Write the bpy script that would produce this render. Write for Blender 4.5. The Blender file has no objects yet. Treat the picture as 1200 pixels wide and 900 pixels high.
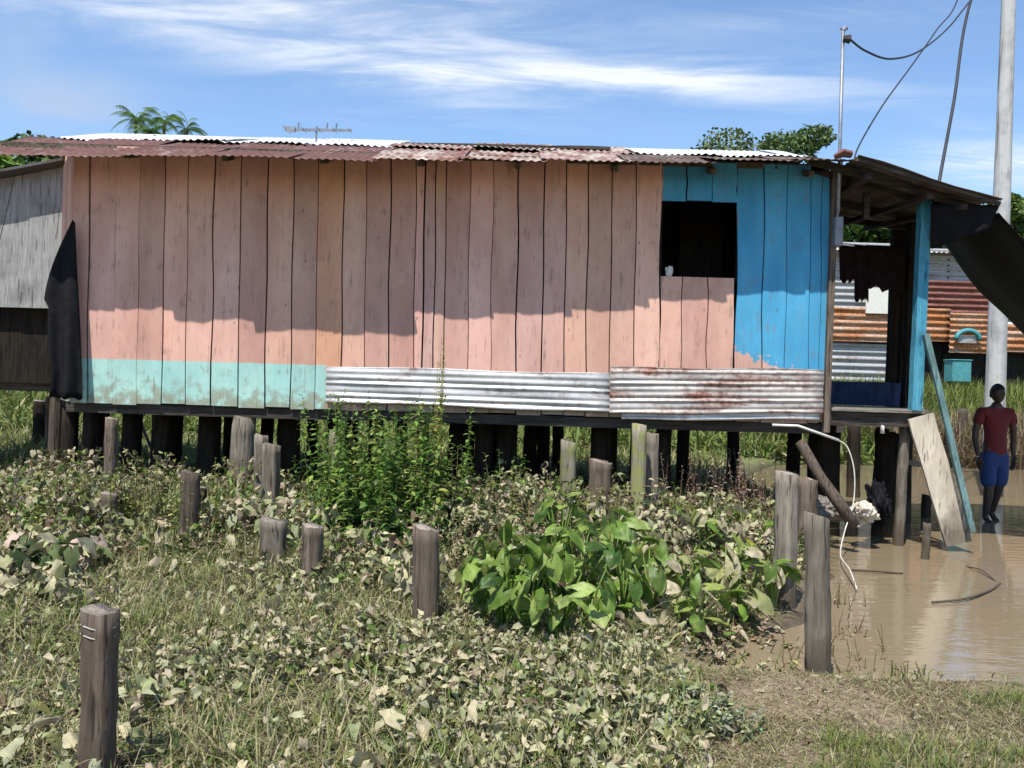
import bpy, bmesh, math, random
import numpy as np
from mathutils import Vector, Matrix, noise as mnoise
random.seed(7); rng = np.random.default_rng(7)
R = math.radians
SC = bpy.context.scene
COL = SC.collection

# ---------------------------------------------------------------- camera
F = 1039.0; H = 1.55; ROLL = R(1.6)
cam_d = bpy.data.cameras.new('camera'); cam_d.sensor_width = 36; cam_d.lens = 36*F/1200
cam_d.clip_start = .05; cam_d.clip_end = 3000
cam = bpy.data.objects.new('camera', cam_d); COL.objects.link(cam)
cam.matrix_world = Matrix.Translation((0, 0, H)) @ Matrix.Rotation(R(90), 4, 'X') @ Matrix.Rotation(ROLL, 4, 'Z')
SC.camera = cam
SC.view_settings.view_transform = 'Standard'; SC.view_settings.look = 'None'
SC.view_settings.gamma = 1; SC.view_settings.exposure = EXPOSURE = 0.5
SC.view_settings.use_curve_mapping = False
cy, sy_ = math.cos(ROLL), math.sin(ROLL)
def P(px, py, Y):
    dx, dy = px-600, py-450
    u = cy*dx+sy_*dy; v = -sy_*dx+cy*dy
    return Vector((u/F*Y, Y, H-v/F*Y))
def GY(px, py, z=0.0):
    "depth of the ground point of height z seen at px,py"
    v = -sy_*(px-600)+cy*(py-450)
    return (H-z)*F/v

# ---------------------------------------------------------------- light
SUN = Vector((-math.sin(R(25))*math.cos(R(62)), -math.cos(R(25))*math.cos(R(62)), math.sin(R(62))))
ld = bpy.data.lights.new('sun', 'SUN'); ld.energy = 4.9; ld.angle = R(.5); ld.color = (1, .955, .88)
lo = bpy.data.objects.new('sun', ld); COL.objects.link(lo)
lo.rotation_euler = SUN.to_track_quat('Z', 'Y').to_euler(); lo.location = (-10, -20, 40)

W = bpy.data.worlds.new('World'); SC.world = W; W.use_nodes = True
nt = W.node_tree; nt.nodes.clear()
def N(t, k, **kw):
    n = t.nodes.new(k)
    for a, b in kw.items(): setattr(n, a, b)
    return n
def setin(n, i, v):
    n.inputs[i].default_value = v
def mth(t, op, a, b=None, c=None, clamp=False):
    n = N(t, 'ShaderNodeMath', operation=op, use_clamp=clamp)
    for i, v in enumerate((a, b, c)):
        if v is None: continue
        if isinstance(v, (int, float)): n.inputs[i].default_value = v
        else: t.links.new(v, n.inputs[i])
    return n.outputs[0]
def mapr(t, v, a, b, c=0, d=1, smooth=False):
    n = N(t, 'ShaderNodeMapRange')
    if smooth: n.interpolation_type = 'SMOOTHSTEP'
    t.links.new(v, n.inputs[0])
    for i, q in enumerate((a, b, c, d)): n.inputs[i+1].default_value = q
    return n.outputs[0]
def mixc(t, f, a, b, mode='MIX'):
    n = N(t, 'ShaderNodeMix', data_type='RGBA', blend_type=mode)
    for i, v in ((0, f), (6, a), (7, b)):
        if isinstance(v, (int, float)): n.inputs[i].default_value = v
        elif isinstance(v, (tuple, list)): n.inputs[i].default_value = (*v[:3], 1)
        else: t.links.new(v, n.inputs[i])
    return n.outputs[2]
def noise(t, vec, scale, detail=4, rough=.55, dist=0):
    n = N(t, 'ShaderNodeTexNoise'); n.inputs['Scale'].default_value = scale
    n.inputs['Detail'].default_value = detail; n.inputs['Roughness'].default_value = rough
    n.inputs['Distortion'].default_value = dist
    if vec is not None: t.links.new(vec, n.inputs['Vector'])
    return n.outputs[0]
def mapping(t, vec, scale=(1, 1, 1), rot=(0, 0, 0), loc=(0, 0, 0)):
    n = N(t, 'ShaderNodeMapping'); n.inputs['Scale'].default_value = scale
    n.inputs['Rotation'].default_value = rot; n.inputs['Location'].default_value = loc
    t.links.new(vec, n.inputs[0]); return n.outputs[0]

sky = N(nt, 'ShaderNodeTexSky', sky_type='NISHITA', sun_disc=False)
sky.sun_elevation = R(62); sky.sun_rotation = math.atan2(SUN.x, SUN.y); sky.air_density = 1.0
sky.dust_density = .35; sky.ozone_density = 1.6; sky.altitude = 100
tc = N(nt, 'ShaderNodeTexCoord'); sp = N(nt, 'ShaderNodeSeparateXYZ'); nt.links.new(tc.outputs['Generated'], sp.inputs[0])
zz = mth(nt, 'ADD', mth(nt, 'MAXIMUM', sp.outputs[2], 0.0), .06)
cu = mth(nt, 'DIVIDE', sp.outputs[0], zz); cv = mth(nt, 'DIVIDE', sp.outputs[1], zz)
cb = N(nt, 'ShaderNodeCombineXYZ'); nt.links.new(cu, cb.inputs[0]); nt.links.new(cv, cb.inputs[1])
streak = noise(nt, mapping(nt, cb.outputs[0], (1.1, 3.4, 1), (0, 0, R(12)), (3.1, 0, 0)), 1.5, 9, .62, .5)
puff = noise(nt, mapping(nt, cb.outputs[0], (1, 1, 1)), 2.6, 8, .6, .3)
def patch(px, py, ax, ay, rot):
    "soft cloud bank round a direction of the sky"
    d = P(px, py, 1.0)-Vector((0, 0, H)); u0, v0 = d.x, d.z
    uy = mth(nt, 'MAXIMUM', sp.outputs[1], .05)
    u = mth(nt, 'SUBTRACT', mth(nt, 'DIVIDE', sp.outputs[0], uy), u0); v = mth(nt, 'SUBTRACT', mth(nt, 'DIVIDE', sp.outputs[2], uy), v0)
    c, s = math.cos(R(rot)), math.sin(R(rot))
    a = mth(nt, 'ADD', mth(nt, 'MULTIPLY', u, c/(ax/F)), mth(nt, 'MULTIPLY', v, s/(ax/F)))
    b = mth(nt, 'ADD', mth(nt, 'MULTIPLY', u, -s/(ay/F)), mth(nt, 'MULTIPLY', v, c/(ay/F)))
    r2 = mth(nt, 'ADD', mth(nt, 'MULTIPLY', a, a), mth(nt, 'MULTIPLY', b, b))
    return mth(nt, 'POWER', 2.718, mth(nt, 'MULTIPLY', r2, -1.0))
def addm(*l):
    o = l[0]
    for q in l[1:]: o = mth(nt, 'ADD', o, q)
    return o
banks = addm(patch(330, 0, 330, 42, -6), mth(nt, 'MULTIPLY', patch(180, 30, 190, 30, -8), .5), mth(nt, 'MULTIPLY', patch(730, 92, 260, 24, -1), .95),
             mth(nt, 'MULTIPLY', patch(470, 95, 150, 36, -12), .45), mth(nt, 'MULTIPLY', patch(1170, 190, 120, 30, 0), .85), mth(nt, 'MULTIPLY', patch(900, 20, 180, 18, 5), .3))
cloud = mth(nt, 'MULTIPLY', mapr(nt, streak, .36, .70, 0, 1, True), mth(nt, 'ADD', banks, .03), clamp=True)
cloud = mth(nt, 'ADD', cloud, mth(nt, 'MULTIPLY', mth(nt, 'POWER', banks, 2.0), .28), clamp=True)
grey = mth(nt, 'MULTIPLY', patch(80, 116, 80, 28, 0), mapr(nt, puff, .3, .6, .5, 1.6), clamp=True)
grey = mth(nt, 'ADD', grey, mth(nt, 'MULTIPLY', patch(20, 60, 40, 40, 0), .45), clamp=True)
skyc = mixc(nt, 1.0, sky.outputs[0], (.96, 1.06, 1.15), 'MULTIPLY')
c1 = mixc(nt, mth(nt, 'MULTIPLY', cloud, .95), skyc, (5.6, 5.9, 6.3))
c2 = mixc(nt, mth(nt, 'MULTIPLY', grey, .8), c1, (2.9, 3.6, 4.9))
bg = N(nt, 'ShaderNodeBackground'); nt.links.new(c2, bg.inputs[0]); bg.inputs[1].default_value = .125
wo = N(nt, 'ShaderNodeOutputWorld'); nt.links.new(bg.outputs[0], wo.inputs[0])

# ---------------------------------------------------------------- materials
def new_mat(name):
    m = bpy.data.materials.new(name); m.use_nodes = True
    t = m.node_tree; b = t.nodes['Principled BSDF']; return m, t, b
def objco(t):
    g = N(t, 'ShaderNodeNewGeometry'); return g.outputs['Position']
def bump(t, b, h, strength=.3, dist=.01):
    n = N(t, 'ShaderNodeBump'); n.inputs['Strength'].default_value = strength; n.inputs['Distance'].default_value = dist
    t.links.new(h, n.inputs['Height']); t.links.new(n.outputs[0], b.inputs['Normal'])
def link(t, a, b): t.links.new(a, b)

def foliage(name, trans=.25, rough=.6, nscale=30):
    m, t, b = new_mat(name)
    at = N(t, 'ShaderNodeAttribute', attribute_name='Col')
    n = noise(t, objco(t), nscale, 3)
    c = mixc(t, 1.0, at.outputs[0], mixc(t, mapr(t, n, .35, .7), (.72, .72, .72), (1.2, 1.17, 1.1)), 'MULTIPLY')
    if name == 'green_leaf':
        n9 = noise(t, objco(t), 26, 4, .7); c = mixc(t, mapr(t, n9, .58, .66, 0, .8), c, (.30, .24, .09)); c = mixc(t, mapr(t, noise(t, objco(t), 60, 3), .62, .68, 0, .8), c, (.09, .06, .03))
    link(t, c, b.inputs['Base Color']); b.inputs['Roughness'].default_value = rough
    b.inputs['Specular IOR Level'].default_value = .3
    tr = N(t, 'ShaderNodeBsdfTranslucent'); link(t, c, tr.inputs[0])
    mx = N(t, 'ShaderNodeMixShader'); mx.inputs[0].default_value = trans
    link(t, b.outputs[0], mx.inputs[1]); link(t, tr.outputs[0], mx.inputs[2])
    link(t, mx.outputs[0], t.nodes['Material Output'].inputs[0]); return m
def wood(name, ca, cb_, axis='z', sc=1.0, moss=None, rough=.85):
    m, t, b = new_mat(name); co = objco(t)
    s = {'z': (30, 30, 2.2), 'x': (2.2, 30, 30), 'y': (30, 2.2, 30)}[axis]
    g = noise(t, mapping(t, co, tuple(q*sc for q in s)), 1, 6, .65, .4)
    big = noise(t, co, 4, 3)
    crk = noise(t, mapping(t, co, tuple(q*sc*1.6 for q in s)), 1, 3, .5, .2)
    c = mixc(t, mapr(t, g, .32, .68), ca, cb_); c = mixc(t, mapr(t, crk, .60, .66, 0, .8), c, tuple(q*.3 for q in ca))
    c = mixc(t, mapr(t, big, .45, .75, 0, .55), c, tuple(q*.45 for q in ca))
    if moss: c = mixc(t, mapr(t, noise(t, co, 9, 4), .45, .62, 0, .8), c, moss)
    at = N(t, 'ShaderNodeObjectInfo'); v = mapr(t, at.outputs['Random'], 0, 1, .75, 1.25)
    vv = N(t, 'ShaderNodeCombineXYZ'); [link(t, v, vv.inputs[i]) for i in range(3)]
    c = mixc(t, 1.0, c, vv.outputs[0], 'MULTIPLY')
    sz = N(t, 'ShaderNodeSeparateXYZ'); link(t, co, sz.inputs[0])
    c = mixc(t, mapr(t, mth(t, 'ADD', sz.outputs[2], mth(t, 'MULTIPLY', big, -.5)), -.12, .12, .75, 0), c, (.075, .058, .038))
    link(t, c, b.inputs['Base Color']); b.inputs['Roughness'].default_value = rough
    b.inputs['Specular IOR Level'].default_value = .2
    bump(t, b, mth(t, 'ADD', g, mth(t, 'MULTIPLY', crk, -.8)), 1.0, .012); return m
def metal_sheet(name, zinc, rust, lo_, hi, axis='x', metallic=.35, rough=.5, rsc=2.0):
    m, t, b = new_mat(name); co = objco(t)
    s = {'x': (.7, 3, 3), 'y': (3, .5, 3), 'z': (3, 3, .7)}[axis]
    n1 = noise(t, mapping(t, co, s), rsc, 7, .65, .3); n2 = noise(t, co, 14, 5, .7)
    f = mapr(t, mth(t, 'ADD', mth(t, 'MULTIPLY', n1, .75), mth(t, 'MULTIPLY', n2, .25)), lo_, hi)
    rc = mixc(t, mapr(t, n2, .35, .65), rust, tuple(q*.45 for q in rust))
    zc = mixc(t, mapr(t, n2, .3, .7), zinc, tuple(q*.72 for q in zinc))
    link(t, mixc(t, f, zc, rc), b.inputs['Base Color'])
    link(t, mth(t, 'MULTIPLY', mth(t, 'SUBTRACT', 1.0, f), metallic), b.inputs['Metallic'])
    b.inputs['Roughness'].default_value = rough; bump(t, b, n2, .15, .003); return m
def plain(name, c, rough=.6, metallic=0, var=.25, sc=12):
    m, t, b = new_mat(name); n = noise(t, objco(t), sc, 4)
    link(t, mixc(t, mapr(t, n, .3, .7), tuple(q*(1-var) for q in c), tuple(min(1, q*(1+var)) for q in c)), b.inputs['Base Color'])
    b.inputs['Roughness'].default_value = rough; b.inputs['Metallic'].default_value = metallic; bump(t, b, n, .15, .004); return m

def painted(name):
    "board paint: pink, sky blue round the window, aqua band at the foot; worn, stained, cracked"
    m, t, b = new_mat(name); co = objco(t)
    s = N(t, 'ShaderNodeSeparateXYZ'); link(t, co, s.inputs[0])
    at = N(t, 'ShaderNodeAttribute', attribute_name='Col')
    nb = noise(t, co, 7, 5, .6); ns = noise(t, mapping(t, co, (40, 40, 2.4)), 1, 6, .7, .5)
    nl = noise(t, mapping(t, co, (3.5, 3.5, .9)), 1, 4, .6)
    pink = mixc(t, mapr(t, nl, .3, .7), (.60, .33, .258), (.71, .445, .355))
    pink = mixc(t, 1.0, pink, at.outputs[0], 'MULTIPLY')
    blue = mixc(t, mapr(t, nl, .3, .7), (.045, .27, .47), (.085, .37, .58))
    aqua = mixc(t, mapr(t, nl, .3, .7), (.30, .55, .50), (.42, .66, .58))
    blot = mapr(t, noise(t, mapping(t, co, (2.2, 2.2, 1.1)), 1.3, 6, .7), .35, .68, 0, 1)
    jit = mth(t, 'MULTIPLY', mth(t, 'SUBTRACT', nb, .5), .22)
    # aqua band
    xr = P(384, 440, 9).x
    za = P(240, 424, 9).z
    fa = mth(t, 'MULTIPLY', mapr(t, mth(t, 'ADD', s.outputs[2], mth(t, 'MULTIPLY', jit, .12)), za-.004, za+.004, 1, 0),
             mapr(t, mth(t, 'ADD', s.outputs[0], jit), xr-.02, xr, 1, 0))
    c = mixc(t, fa, pink, aqua)
    # blue zone
    xw0, xw1 = P(774, 300, 9).x, P(862, 330, 9).x; zt = P(820, 240, 9).z
    fx = mapr(t, mth(t, 'ADD', s.outputs[0], mth(t, 'MULTIPLY', jit, .06)), xw1-.004, xw1+.004)
    up = mth(t, 'MULTIPLY', mapr(t, s.outputs[2], zt-.1, zt-.09), mapr(t, s.outputs[0], xw0+.005, xw0+.007))
    bare = mth(t, 'MULTIPLY', mapr(t, mth(t, 'ADD', mth(t, 'ADD', s.outputs[2], mth(t, 'MULTIPLY', s.outputs[0], .34)), mth(t, 'MULTIPLY', jit, 2.2)), 2.70, 2.74, 1, 0), 1.0)
    fb = mth(t, 'MULTIPLY', mth(t, 'MAXIMUM', fx, up), mth(t, 'SUBTRACT', 1.0, bare), clamp=True)
    c = mixc(t, fb, c, blue)
    # wear: bare wood streaks, dirt, knots
    wearn = mth(t, 'ADD', mth(t, 'MULTIPLY', ns, .6), mth(t, 'MULTIPLY', nb, .4))
    c = mixc(t, mapr(t, wearn, .535, .68, 0, .85), c, (.20, .145, .12))
    c = mixc(t, mth(t, 'MULTIPLY', blot, .38), c, mixc(t, 1.0, c, (.55, .50, .50), 'MULTIPLY'))
    foot = mapr(t, s.outputs[2], 1.28, 1.5, .16, 0)
    c = mixc(t, mth(t, 'MULTIPLY', mapr(t, mth(t, 'ADD', nb, foot), .52, .66), mapr(t, s.outputs[2], 1.28, 1.75, .75, .0)), c, (.24, .20, .13))
    v = N(t, 'ShaderNodeTexVoronoi'); v.inputs['Scale'].default_value = 5.5; v.inputs['Randomness'].default_value = 1
    link(t, mapping(t, co, (1, 1, .45)), v.inputs['Vector'])
    c = mixc(t, mapr(t, v.outputs['Distance'], .035, .065, .6, 0), c, (.10, .065, .055))
    link(t, c, b.inputs['Base Color']); b.inputs['Roughness'].default_value = .75
    b.inputs['Specular IOR Level'].default_value = .25
    bump(t, b, mth(t, 'ADD', ns, mth(t, 'MULTIPLY', nb, .4)), .35, .006); return m

def dull(m, s_=.1):
    m.node_tree.nodes['Principled BSDF'].inputs['Specular IOR Level'].default_value = s_; return m
M = dict(
    paint=painted('worn_paint'), grass=foliage('grass_blades', .2, .7), leaf=foliage('green_leaf', .3, .45, 18),
    dry=foliage('withered_leaf', .18, .85, 22), crown=foliage('tree_leaf', .25, .6, 6),
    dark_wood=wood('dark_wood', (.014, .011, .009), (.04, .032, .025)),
    grey_wood=wood('grey_wood', (.10, .083, .064), (.245, .212, .168)),
    brown_wood=wood('brown_wood', (.065, .048, .038), (.165, .13, .10)),
    moss_wood=wood('moss_wood', (.16, .14, .10), (.30, .27, .20), moss=(.20, .22, .06)),
    grey_wood_x=wood('grey_wood_x', (.14, .125, .105), (.30, .27, .23), 'x'),
    dark_wood_x=wood('dark_wood_x', (.035, .028, .024), (.085, .07, .058), 'x'),
    dark_wood_y=wood('dark_wood_y', (.05, .04, .03), (.13, .11, .085), 'y'),
    board_grey=wood('board_grey', (.26, .26, .255), (.42, .42, .41)),
    post_top=wood('post_top', (.15, .125, .10), (.36, .31, .25)),
    plank_pale=wood('plank_pale', (.36, .31, .24), (.50, .44, .35)),
    rust_roof=metal_sheet('rust_roof', (.32, .26, .24), (.155, .062, .045), .30, .46, 'y', .2, .7),
    rust_mid=metal_sheet('rust_mid', (.50, .42, .36), (.22, .085, .05), .42, .56, 'y', .2, .65),
    zinc_roof=metal_sheet('zinc_roof', (.72, .72, .72), (.30, .20, .15), .60, .75, 'y', .15, .5),
    brown_roof=metal_sheet('brown_roof', (.20, .15, .12), (.09, .05, .035), .38, .52, 'y', .1, .75),
    dark_roof=metal_sheet('dark_roof', (.10, .095, .09), (.09, .05, .035), .45, .6, 'x', .2, .6),
    zinc_skirt=metal_sheet('zinc_skirt', (.60, .58, .56), (.27, .12, .06), .53, .66, 'x', .3, .45),
    rust_skirt=metal_sheet('rust_skirt', (.55, .50, .46), (.25, .09, .05), .48, .62, 'x', .3, .5),
    rust_orange=metal_sheet('rust_orange', (.52, .38, .28), (.46, .17, .05), .36, .54, 'x', .1, .7, 1.2),
    rust_deep=metal_sheet('rust_deep', (.25, .12, .09), (.20, .06, .04), .35, .5, 'x', .05, .7),
    zinc_far=metal_sheet('zinc_far', (.40, .40, .40), (.30, .17, .10), .52, .66, 'x', .2, .5),
    tarp=plain('black_tarp', (.009, .009, .011), .8, 0, .3), concrete=wood('concrete', (.30, .30, .29), (.40, .40, .39), 'z', .25),
    galv=plain('galvanised', (.22, .24, .27), .5, .5), cable=plain('cable', (.02, .02, .025), .6), white=plain('white_plastic', (.6, .58, .53), .6, 0, .1),
    blue_post=wood('blue_post', (.05, .26, .40), (.12, .42, .55)), aqua_rail=wood('aqua_rail', (.09, .17, .17), (.18, .29, .28)),
    navy=wood('navy_boards', (.03, .05, .13), (.06, .10, .22)), cloth=plain('dark_cloth', (.03, .02, .022), .9), palecl=plain('pale_panel', (.62, .60, .54), .8, 0, .08),
    skin=plain('skin', (.05, .027, .018), .55, 0, .1), hair=plain('hair', (.008, .007, .007), .7), shirt=plain('red_shirt', (.13, .012, .015), .85, 0, .12),
    shorts=plain('blue_shorts', (.02, .045, .15), .85, 0, .12), teal=plain('teal', (.06, .25, .26), .6), box=plain('meter_box', (.16, .18, .21), .5), sack=plain('sack', (.50, .45, .36), .8, 0, .2),
    rope=plain('rope', (.55, .52, .46), .8))

dull(M['tarp'], .12); dull(M['cloth'], .05); dull(M['dark_wood'], .08)
# ---------------------------------------------------------------- mesh tools
def tag(o, label=None, cat=None, group=None, kind=None):
    if label: o['label'] = label
    if cat: o['category'] = cat
    if group: o['group'] = group
    if kind: o['kind'] = kind
    return o
def empty(name, loc, label, cat, group=None):
    o = bpy.data.objects.new(name, None); COL.objects.link(o); o.location = loc; o.empty_display_size = .1
    return tag(o, label, cat, group)
def put(o, parent):
    COL.objects.link(o)
    if parent is not None:
        o.parent = parent; m = Matrix.Identity(4); q = parent
        while q is not None: m = Matrix.Translation(q.location) @ m; q = q.parent if q.parent and q.type == 'EMPTY' else None
        base = parent
        while base.parent is not None: base = base.parent
        o.matrix_parent_inverse = Matrix.Translation(-base.location) if (parent.type == 'EMPTY') else Matrix.Identity(4)
    return o
class MB:
    def __init__(s): s.v = []; s.f = []; s.c = []; s.m = []; s.cur = (1, 1, 1); s.mi = 0
    def add(s, vs, fs):
        o = len(s.v); s.v += [tuple(q) for q in vs]; s.c += [s.cur]*len(vs)
        s.f += [tuple(i+o for i in f) for f in fs]; s.m += [s.mi]*len(fs)
    def box(s, a, b):
        x0, y0, z0 = a; x1, y1, z1 = b
        s.add([(x0,y0,z0),(x1,y0,z0),(x1,y1,z0),(x0,y1,z0),(x0,y0,z1),(x1,y0,z1),(x1,y1,z1),(x0,y1,z1)],
              [(0,3,2,1),(4,5,6,7),(0,1,5,4),(1,2,6,5),(2,3,7,6),(3,0,4,7)])
    def beam(s, p, q, w, h, seg=1, wob=0, up=None):
        "rectangular bar from p to q"
        p, q = Vector(p), Vector(q); d = (q-p).normalized()
        u = Vector(up) if up else (Vector((0, 0, 1)) if abs(d.z) < .9 else Vector((0, 1, 0)))
        a = d.cross(u).normalized(); b = a.cross(d).normalized(); vs = []; fs = []
        for i in range(seg+1):
            t = i/seg; c = p.lerp(q, t)
            c = c+a*random.uniform(-wob, wob)+b*random.uniform(-wob, wob)
            k = 1+random.uniform(-wob, wob)*3
            for sa, sb in ((-1,-1),(1,-1),(1,1),(-1,1)): vs.append(c+a*sa*w*.5*k+b*sb*h*.5*k)
        for i in range(seg):
            for j in range(4):
                fs.append((i*4+j, i*4+(j+1)%4, i*4+4+(j+1)%4, i*4+4+j))
        fs += [(3,2,1,0), tuple(seg*4+j for j in range(4))]
        s.add(vs, fs)
    def tube(s, pts, rad, n=8, cap=True, rough=0, tilt=0, sq=0, topm=False):
        pts = [Vector(p) for p in pts]; vs = []; fs = []
        rads = rad if isinstance(rad, (list, tuple)) else [rad]*len(pts)
        prof = [1+random.uniform(-rough, rough) for _ in range(n)]
        ref = Vector((0, 1, 0)) if abs((pts[-1]-pts[0]).normalized().y) < .8 else Vector((1, 0, 0))
        for i, p in enumerate(pts):
            d = (pts[min(i+1, len(pts)-1)]-pts[max(i-1, 0)]).normalized()
            a = d.cross(ref).normalized(); b = a.cross(d).normalized()
            for j in range(n):
                th = 2*math.pi*(j+.5)/n
                k = prof[j]*(1+random.uniform(-rough, rough)*.4)
                if sq: k *= (1-sq)+sq/max(abs(math.cos(th)), abs(math.sin(th)))
                q = p+(a*math.cos(th)+b*math.sin(th))*rads[i]*k
                if tilt and i == len(pts)-1: q = q+d*(tilt*math.cos(th)*rads[i]+random.uniform(-1, 1)*.12*rads[i])
                vs.append(q)
        for i in range(len(pts)-1):
            for j in range(n): fs.append((i*n+j, i*n+(j+1)%n, (i+1)*n+(j+1)%n, (i+1)*n+j))
        if cap:
            fs.append(tuple(range(n-1, -1, -1))); fs.append(tuple((len(pts)-1)*n+j for j in range(n)))
        s.add(vs, fs)
        if topm: s.m[-1] = 1
    def build(s, name, mat, parent=None, smooth=False, label=None):
        me = bpy.data.meshes.new(name); me.from_pydata(s.v, [], s.f)
        mats = mat if isinstance(mat, (list, tuple)) else [mat]
        for q in mats: me.materials.append(q)
        if len(mats) > 1: me.polygons.foreach_set('material_index', s.m)
        ca = me.color_attributes.new('Col', 'FLOAT_COLOR', 'POINT')
        ca.data.foreach_set('color', np.c_[np.array(s.c, dtype=np.float32), np.ones(len(s.c), np.float32)].ravel())
        if smooth: me.polygons.foreach_set('use_smooth', [True]*len(me.polygons))
        me.update(); o = bpy.data.objects.new(name, me); put(o, parent)
        if label: o['label'] = label
        return o
def rotm(az, tilt, roll):
    "local +y is the leaf's long axis, +z its face; tilt raises the axis, roll turns it about itself"
    ca, sa, ct, st, cr, sr = np.cos(az), np.sin(az), np.cos(tilt), np.sin(tilt), np.cos(roll), np.sin(roll)
    z = np.zeros_like(ca); o = z+1
    Ry = np.stack([np.stack([cr, z, sr], -1), np.stack([z, o, z], -1), np.stack([-sr, z, cr], -1)], -2)
    Rx = np.stack([np.stack([o, z, z], -1), np.stack([z, ct, -st], -1), np.stack([z, st, ct], -1)], -2)
    Rz = np.stack([np.stack([ca, -sa, z], -1), np.stack([sa, ca, z], -1), np.stack([z, z, o], -1)], -2)
    return Rz@Rx@Ry
class Cloud:
    "many small leaf meshes joined into one mesh, a colour for each"
    def __init__(s): s.V = []; s.F = []; s.C = []; s.n = 0
    def add(s, tmpl, pos, rot, scale, col):
        tv, tf = tmpl; n = len(pos)
        if n == 0: return
        scale = np.asarray(scale); scale = scale[:, None] if scale.ndim == 1 else scale
        v = tv[None]*scale[:, None, :]
        v = np.einsum('nij,nkj->nki', rot, v)+pos[:, None, :]
        f = tf[None]+(np.arange(n)*len(tv))[:, None, None]+s.n
        s.V.append(v.reshape(-1, 3)); s.F.append(f.reshape(-1, tf.shape[1])); s.C.append(np.repeat(col, len(tv), 0)); s.n += n*len(tv)
    def build(s, name, mat, parent=None, smooth=True):
        V = np.concatenate(s.V).astype(np.float32); Fc = np.concatenate(s.F).astype(np.int32); C = np.concatenate(s.C).astype(np.float32)
        if parent is not None: pass
        me = bpy.data.meshes.new(name); me.vertices.add(len(V)); me.vertices.foreach_set('co', V.ravel())
        k = Fc.shape[1]; me.loops.add(Fc.size); me.loops.foreach_set('vertex_index', Fc.ravel())
        me.polygons.add(len(Fc)); me.polygons.foreach_set('loop_start', np.arange(len(Fc), dtype=np.int32)*k)
        me.materials.append(mat); me.update(calc_edges=True)
        ca = me.color_attributes.new('Col', 'FLOAT_COLOR', 'POINT'); ca.data.foreach_set('color', np.c_[C, np.ones(len(C), np.float32)].ravel())
        if smooth: me.polygons.foreach_set('use_smooth', np.ones(len(Fc), bool))
        me.validate(); o = bpy.data.objects.new(name, me); return put(o, parent)
def grid_faces(nl, nw):
    return np.array([(i*nw+j, i*nw+j+1, (i+1)*nw+j+1, (i+1)*nw+j) for i in range(nl-1) for j in range(nw-1)])
def t_blade(bend, w=.035, seg=4):
    t = np.linspace(0, 1, seg); v = []
    for q in t:
        ww = w*(1-q**1.6)+.002
        y = q*(1-.25*bend*q); z = -bend*q*q*.8
        v += [(-ww, y, z), (ww, y, z)]
    return np.array(v), grid_faces(seg, 2)
def t_leaf(w=.35, curl=.5, fold=.2, rip=.0, seed=0, nl=6, nw=5, heart=0.0, tear=0):
    r = np.random.default_rng(seed); v = []
    for i in range(nl):
        t = i/(nl-1)
        ww = w*math.sin(math.pi*(.06+.94*t)**(.75 if heart else .85))**.8 if t < 1 else .0
        if heart and i == 0: ww = w*.55
        for j in range(nw):
            s = (j/(nw-1))*2-1
            y = t-heart*abs(s)**1.2*(1-t)**2
            z = -curl*t*t-fold*(-abs(s))*ww*1.2-(.5*curl)*abs(s)**2*ww + rip*math.sin(5*t+3*abs(s))*.05 + r.normal(0, .02+.05*tear)
            v.append((s*ww*(1+r.normal(0, .05+.2*tear)), y, z))
    return np.array(v), grid_faces(nl, nw)
BL = [t_blade(.15), t_blade(.5), t_blade(.9), t_blade(1.3, .05)]
BROAD = [t_blade(.5, .07, 5), t_blade(.9, .08, 5)]
WITH = [t_leaf(.36, c, f, 1, i, 5, 5, .25, 1) for i, (c, f) in enumerate(((.7, .5), (.3, -.6), (1.0, .9), (.5, 1.2), (.15, -.3)))]
TARO = [t_leaf(.46, c, f, 1.4, 10+i, 9, 7, .55) for i, (c, f) in enumerate(((.35, .25), (.55, .15), (.2, .4)))]
OVAL = [t_leaf(.22, .3, .3, 0, 20, 4, 3), t_leaf(.30, .5, .1, 0, 21, 4, 3), t_leaf(.15, .25, .2, 0, 22, 4, 3)]
QUAD = [t_leaf(.45, .3, .3, 0, 30, 3, 3), t_leaf(.38, .6, -.2, 0, 31, 3, 3)]
def vary(c, n, amt=.25, hue=.03):
    c = np.array(c, float); k = np.exp(rng.normal(0, amt, (n, 1)))
    return np.clip(c*k*(1+rng.normal(0, hue, (n, 3))), .004, .85)

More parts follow.
